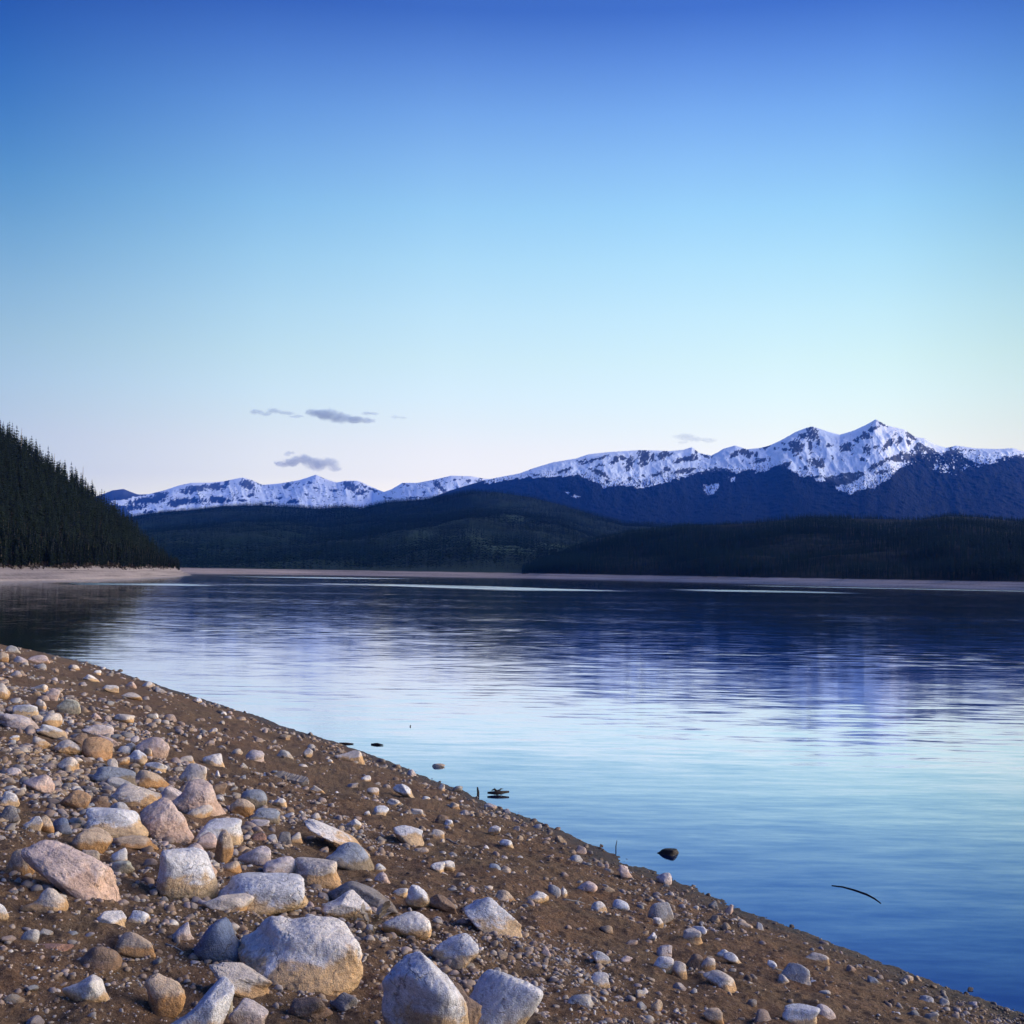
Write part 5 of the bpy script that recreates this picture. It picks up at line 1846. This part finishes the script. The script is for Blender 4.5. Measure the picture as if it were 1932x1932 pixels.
cragD = [c8(735, 225, 36, 42), c8(690, 240, 32, 20), c8(645, 300, 42, 42), c8(722, 290, 10, 36), c8(770, 275, 12, 20), c8(580, 320, 25, 10), c8(575, 285, 15, 8), c8(835, 295, 18, 10), c8(930, 305, 46, 22, -18),
         c8(985, 265, 18, 14), c8(1035, 240, 30, 20), c8(1080, 200, 34, 12, -20), c8(1135, 172, 30, 9, 25), c8(1040, 315, 25, 20), c8(1100, 305, 20, 14), c8(1055, 345, 14, 10), c8(1020, 370, 22, 10), c8(1165, 285, 62, 14, -52),
         c8(1225, 270, 38, 14, -58), c8(1280, 282, 14, 14), c8(1295, 240, 34, 20, 45), c8(755, 395, 46, 26, 20), c8(700, 420, 12, 15), c8(795, 395, 12, 34), c8(675, 365, 9, 7), c8(665, 420, 7, 7), c8(850, 365, 8, 14, -20),
         c8(1160, 378, 95, 14, -26), c8(1090, 410, 50, 14, -35), c8(1130, 445, 52, 9, -10), c8(300, 345, 44, 13, -30), c8(345, 330, 30, 18), c8(440, 380, 46, 16, -12), c8(385, 350, 30, 14, -20), c8(20, 375, 80, 12, -6), c8(78, 325, 9, 22),
         c8(130, 352, 34, 10, 15), c8(470, 305, 30, 8, -10), c8(1550, 318, 50, 14), c8(1640, 330, 20, 10), c8(420, 345, 12, 20, 20), c8(520, 320, 8, 18), c8(900, 380, 8, 5), c8(960, 340, 6, 4), c8(640, 350, 16, 5, -20), c8(730, 340, 18, 5, -30),
         c7(1330, 375, 85, 9, -20), c7(1250, 385, 36, 8, -25), c7(1440, 378, 38, 16, -32), c7(1600, 365, 36, 46), c7(1520, 400, 24, 48, 22), c7(1480, 370, 25, 10), c7(1655, 365, 15, 24), c7(1720, 350, 42, 20, -12), c7(1860, 370, 46, 16, -20),
         c7(1790, 390, 25, 10), c7(1680, 460, 46, 15, -25), c7(1730, 425, 26, 10, -25), c7(1830, 440, 72, 13, -12), c7(1600, 470, 14, 7), c7(1525, 485, 20, 5), c7(1350, 450, 62, 15, 28), c7(1350, 410, 36, 7), c7(1150, 440, 52, 6, -18),
         c7(1000, 460, 30, 4), c7(1400, 500, 18, 8, 40)]
sD, pxD, pyD = snow_map(mD, snowD, cragD, 4.2, 5)
# ragged tree line: groves climb into the snow, flecks of snow reach down between trees
fle = vnoise(pxD * .9, pyD * .55, seed=91)
near = np.zeros_like(sD)
low = smooth(-14, 6, pyD - np.interp(pxD, [900, 1100, 1150, 1320, 1480, 1500, 1600, 1740, 1932], [903, 897, 912, 893, 878, 893, 905, 868, 862]))
sD = np.where((low > 0.35) & (low < 0.98) & (sD < .5) & (fle > 0.55 + 0.35 * low) & (pxD > 1250), 1.0, sD)
sD = np.where((low > 0.1) & (sD > .5) & (fle < -0.72 + 0.35 * low), 0.0, sD)
# scattered snow among the trees of the lake-side shoulder
sh_ = (pxD > 1700) & (pyD > 838) & (pyD < np.interp(pxD, [1700, 1804, 1860, 1932], [880, 897, 878, 862]))
sD = np.where(sh_ & (vnoise(pxD * .45, pyD * .6, seed=14) + 0.9 * vnoise(pxD * .09, pyD * .11, seed=15) > 0.50), 1.0, sD)
forD = 1 - np.clip(smooth(-10, 4, np.interp(pxD, [600, 981, 1100, 1150, 1320, 1480, 1540, 1620, 1740, 1932], [905, 897, 893, 908, 888, 874, 893, 925, 850, 860]) - pyD), 0, 1)
tree_bump = 5.5 * np.maximum(vnoise(mD.X * .045, mD.Y * .02, seed=51), 0) + 4.0 * rng.random(sD.shape)
mD.Z = mD.Z + np.where(sD < .5, forD * tree_bump * np.clip(mD.T * 4, 0, 1) * (1 - smooth(.9, .99, mD.T)), 0)


def mountain_material(name, forest_a, forest_b, rock_a, rock_b, snow=(0.72, 0.80, 0.92)):
    mt = bpy.data.materials.new(name)
    n = NT(mt)
    g = n.n('ShaderNodeNewGeometry')
    P = g.outputs['Position']
    a = n.noise(P, 0.012, 6, 0.7)
    b = n.noise(P, 0.05, 5, 0.7)
    fo = n.ramp(n.math('ADD', n.math('MULTIPLY', a.outputs[0], .5), n.math('MULTIPLY', b.outputs[0], .5)), [(0.35, forest_a), (0.65, forest_b)])
    ro = n.ramp(b.outputs[0], [(0.3, rock_a), (0.7, rock_b)])
    f_ = n.n('ShaderNodeAttribute', attribute_name='woods')
    s_ = n.n('ShaderNodeAttribute', attribute_name='snow')
    col = n.mix(f_.outputs['Fac'], ro, fo)
    drift = n.noise(P, 0.006, 5, 0.6)
    sc = n.ramp(drift.outputs[0], [(0.35, tuple(c * .88 for c in snow)), (0.6, snow)])
    col = n.mix(s_.outputs['Fac'], col, sc)
    n.out(principled(n, col, 0.9, 0.1))
    return mt


dm = mD.mesh('mountain')
attr_float(dm, 'snow', sD.reshape(-1))
attr_float(dm, 'woods', forD.reshape(-1))
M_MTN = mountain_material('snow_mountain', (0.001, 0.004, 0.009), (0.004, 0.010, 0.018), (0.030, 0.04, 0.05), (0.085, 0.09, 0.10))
put('mountain', dm, M_MTN, kind='structure')

ridgeE = [(60, 960), (150, 945), (190, 934), (212, 925), (233, 922.5), (261, 933.5), (282, 932), (310, 925), (339, 915.5), (360, 911), (399, 910.5), (423, 908), (445, 903), (458.5, 901), (476, 906), (494, 915), (529, 912),
          (564, 906), (580, 901), (596, 895.5), (614, 903.5), (635, 910.5), (652, 907), (674, 907), (681, 909.5), (701, 918.5), (724, 929), (738, 923.5), (759, 911), (787, 911), (814, 906), (851, 897.5), (887, 898.5), (917, 903.5), (981, 905), (1100, 925), (1300, 950)]
silE = curve(ridgeE)
az_e = np.linspace(AZ(60), AZ(1200), 1000)


def E_ridge(az):
    return 11000 + 500 * np.sin(az * 23) + np.interp(az, [AZ(700), AZ(740), AZ(1000)], [0, -1200, -1600])


def E_prof(t, az):
    s = ridged(az * 20 + 7.0, t * 1.1, 3, seed=18)
    return 0.1 + 0.9 * t ** np.clip(1.25 + 0.5 * s * (1 - t), .85, 2.2)


mE = Layer(az_e, lambda az: np.full_like(az, 6500.0), E_ridge, silE, E_prof, 260, back=0.2, back_drop=0.25, soft=0.018,
           gully=lambda A, T, X, Y, zr: smooth(0.02, .3, T) * (1 - smooth(.92, 1, T)) * zr * (0.020 * ridged(A * 55 + T, T * 2.4, 4, seed=63) + 0.008 * fbm(A * 200, T * 14, oct=4, seed=69)))
snowE = [[(270, 934), (282, 928)] + [(x, y - 6) for x, y in ridgeE[7:35]] + [(1100, 990), (260, 990), z6(700, 640), z6(640, 600), z6(590, 595), z6(600, 575), z6(700, 560), z6(760, 548)]]
cragE = [c6(650, 528, 85, 17, 4), c6(790, 575, 110, 20, -8), c6(700, 612, 70, 14, -5), c6(850, 555, 55, 22, -14), c6(1050, 508, 75, 17, -8), c6(1150, 498, 62, 16), c6(1212, 480, 14, 26), c6(1330, 490, 44, 28, 20), c6(1385, 485, 20, 6, 40),
         c6(1000, 575, 95, 18), c6(930, 592, 40, 20), c6(1170, 570, 72, 18), c6(990, 530, 50, 10), c6(1540, 490, 32, 14, -20), c6(1570, 582, 32, 12), c6(1690, 505, 13, 10), c6(1340, 545, 22, 7, -20), c6(1885, 500, 50, 24, 15), c6(1930, 530, 40, 10),
         c6(1790, 525, 20, 6), c6(1300, 572, 24, 6), c6(1440, 585, 40, 6), c6(1655, 480, 10, 8), c6(1725, 450, 12, 5, 35), c6(1640, 540, 12, 6), c6(1500, 560, 16, 5), c6(800, 635, 30, 10),
         c7(430, 522, 34, 18, 48), c7(470, 550, 26, 10, 40), c7(530, 493, 11, 8), c7(605, 498, 11, 6), c7(660, 495, 27, 4), c7(270, 520, 10, 7), c7(300, 590, 42, 6), c7(20, 525, 25, 10, 25), c7(60, 545, 40, 8, 25), c7(150, 590, 30, 5), c7(245, 512, 10, 5), c7(360, 560, 14, 4), c7(580, 540, 40, 5, -10)]
sE, pxE, pyE = snow_map(mE, snowE, cragE, 3.6, 8)
spk_ = vnoise(pxE * .5, pyE * .7, seed=31) + 0.5 * vnoise(pxE * .15, pyE * .2, seed=32)
sE = np.where(spk_ < -0.78, 0, sE)
em = mE.mesh('far_mountain')
attr_float(em, 'snow', sE.reshape(-1))
attr_float(em, 'woods', smooth(925, 945, pyE).reshape(-1) * 0.7)
put('mountain', em, M_MTN, kind='structure')

# ------------------------------------------------------------------ small evening clouds (volumes, beyond the haze)
def cloud(name, blobs, dist, label, dens, seed):
    """blobs: (px,py,half w,half h) lobes of one cloud in photo units, at distance dist"""
    cx = sum(b[0] for b in blobs) / len(blobs)
    cy = sum(b[1] for b in blobs) / len(blobs)
    c = EYE + ray(cx, cy) * dist
    VV, FF, n = [], [], 0
    x0 = min(b[0] - b[2] for b in blobs)
    x1 = max(b[0] + b[2] for b in blobs)
    y0 = min(b[1] - b[3] for b in blobs)
    y1 = max(b[1] + b[3] for b in blobs)
    V, Fa = ico(3)
    W, H = (x1 - x0) / 2 * 1.15 * dist / F, (y1 - y0) / 2 * 1.3 * dist / F
    P = V * np.array([W * 1.25, W * 0.45, H * 1.25])
    mt = bpy.data.materials.new('cloud_vapour')
    nn = NT(mt)
    tc = nn.n('ShaderNodeTexCoord')
    O = tc.outputs['Object']
    warp = nn.noise(O, 1 / (H * 1.4), 5, 0.6)
    ow = nn.vmath('ADD', O, nn.vmath('SCALE', nn.vmath('SUBTRACT', warp.outputs['Color'], (0.5, 0.5, 0.5)), H * 1.1))
    tot = None
    for (bx, by, bw, bh) in blobs:
        p = EYE + ray(bx, by) * dist - c
        q = nn.vmath('DIVIDE', nn.vmath('SUBTRACT', ow, tuple(float(v) for v in p)), (bw * dist / F, bw * dist / F * 0.55, bh * dist / F))
        f_ = nn.math('SUBTRACT', 1.0, nn.vmath('LENGTH', q))
        tot = f_ if tot is None else nn.math('MAXIMUM', tot, f_)
    fine = nn.noise(O, 1 / (H * 0.35), 4, 0.6)
    fld = nn.math('ADD', tot, nn.math('MULTIPLY', nn.math('SUBTRACT', fine.outputs[0], 0.5), 0.55))
    d = nn.math('MULTIPLY', nn.sstep(-0.12, 0.38, fld), dens)
    v = nn.n('ShaderNodeVolumePrincipled', ins={'Color': (0.50, 0.68, 0.95, 1), 'Density': d})
    v.inputs['Anisotropy'].default_value = 0.0
    nn.out(vol=v.outputs[0])
    me = mesh_from('cloud', P, Fa)
    put('cloud', me, mt, label=label, cat='cloud', loc=c)


z9 = lambda x, y, a, b: ((560 + x * 500 / 1932) * .757, (1000 + y * 500 / 1932) * .757, a * .196, b * .196)
CD = 19000
cloud('cloud', [z9(960, 125, 150, 52), z9(1110, 160, 120, 50), z9(1250, 175, 130, 32), z9(1370, 180, 90, 26), z9(850, 110, 80, 32), z9(1400, 118, 90, 15)], CD, 'largest dark blue-grey cloud, upper one with ragged lobes', 1 / 150, 1)
cloud('cloud', [z9(310, 105, 75, 28), z9(400, 120, 70, 18), z9(480, 95, 90, 27), z9(590, 115, 90, 18), z9(690, 145, 80, 12)], CD, 'long thin grey cloud beside the largest one, trailing down', 1 / 190, 2)
cloud('cloud', [z9(1640, 152, 45, 20), z9(1710, 158, 50, 14)], CD, 'tiny grey cloud wisp at the mountain side of the largest cloud', 1 / 260, 3)
cloud('cloud', [z9(560, 600, 100, 24), z9(660, 580, 110, 45), z9(790, 570, 120, 55), z9(900, 605, 120, 58), z9(1020, 590, 95, 55), z9(620, 510, 60, 16), z9(1060, 640, 70, 30)], CD, 'low blue cloud floating just above the far snowy summit', 1 / 150, 4)
cloud('cloud', [(1293, 824, 26, 5.5), (1310, 829, 24, 5), (1335, 830.5, 22, 3.6), (1288, 834, 14, 3)], CD, 'faint wispy cloud just above the snowy ridge', 1 / 450, 5)


# ------------------------------------------------------------------ air
def haze():
    x0, x1, y0, y1, z0, z1 = -9500, 9500, -400, 12600, -14, 1010
    V = np.array([[x, y, z] for z in (z0, z1) for y in (y0, y1) for x in (x0, x1)], float)
    Fq = np.array([[0, 2, 3, 1], [4, 5, 7, 6], [0, 1, 5, 4], [2, 6, 7, 3], [0, 4, 6, 2], [1, 3, 7, 5]])
    mt = bpy.data.materials.new('evening_haze')
    nn = NT(mt)
    v = nn.n('ShaderNodeVolumePrincipled', ins={'Color': (0.02, 0.18, 1.0, 1), 'Density': HAZE})
    nn.out(vol=v.outputs[0])
    put('haze', mesh_from('haze', V, Fq, False), mt, kind='stuff', label='thin blue evening haze in the air over the lake', cat='haze')


HAZE = 4.5e-5
haze()
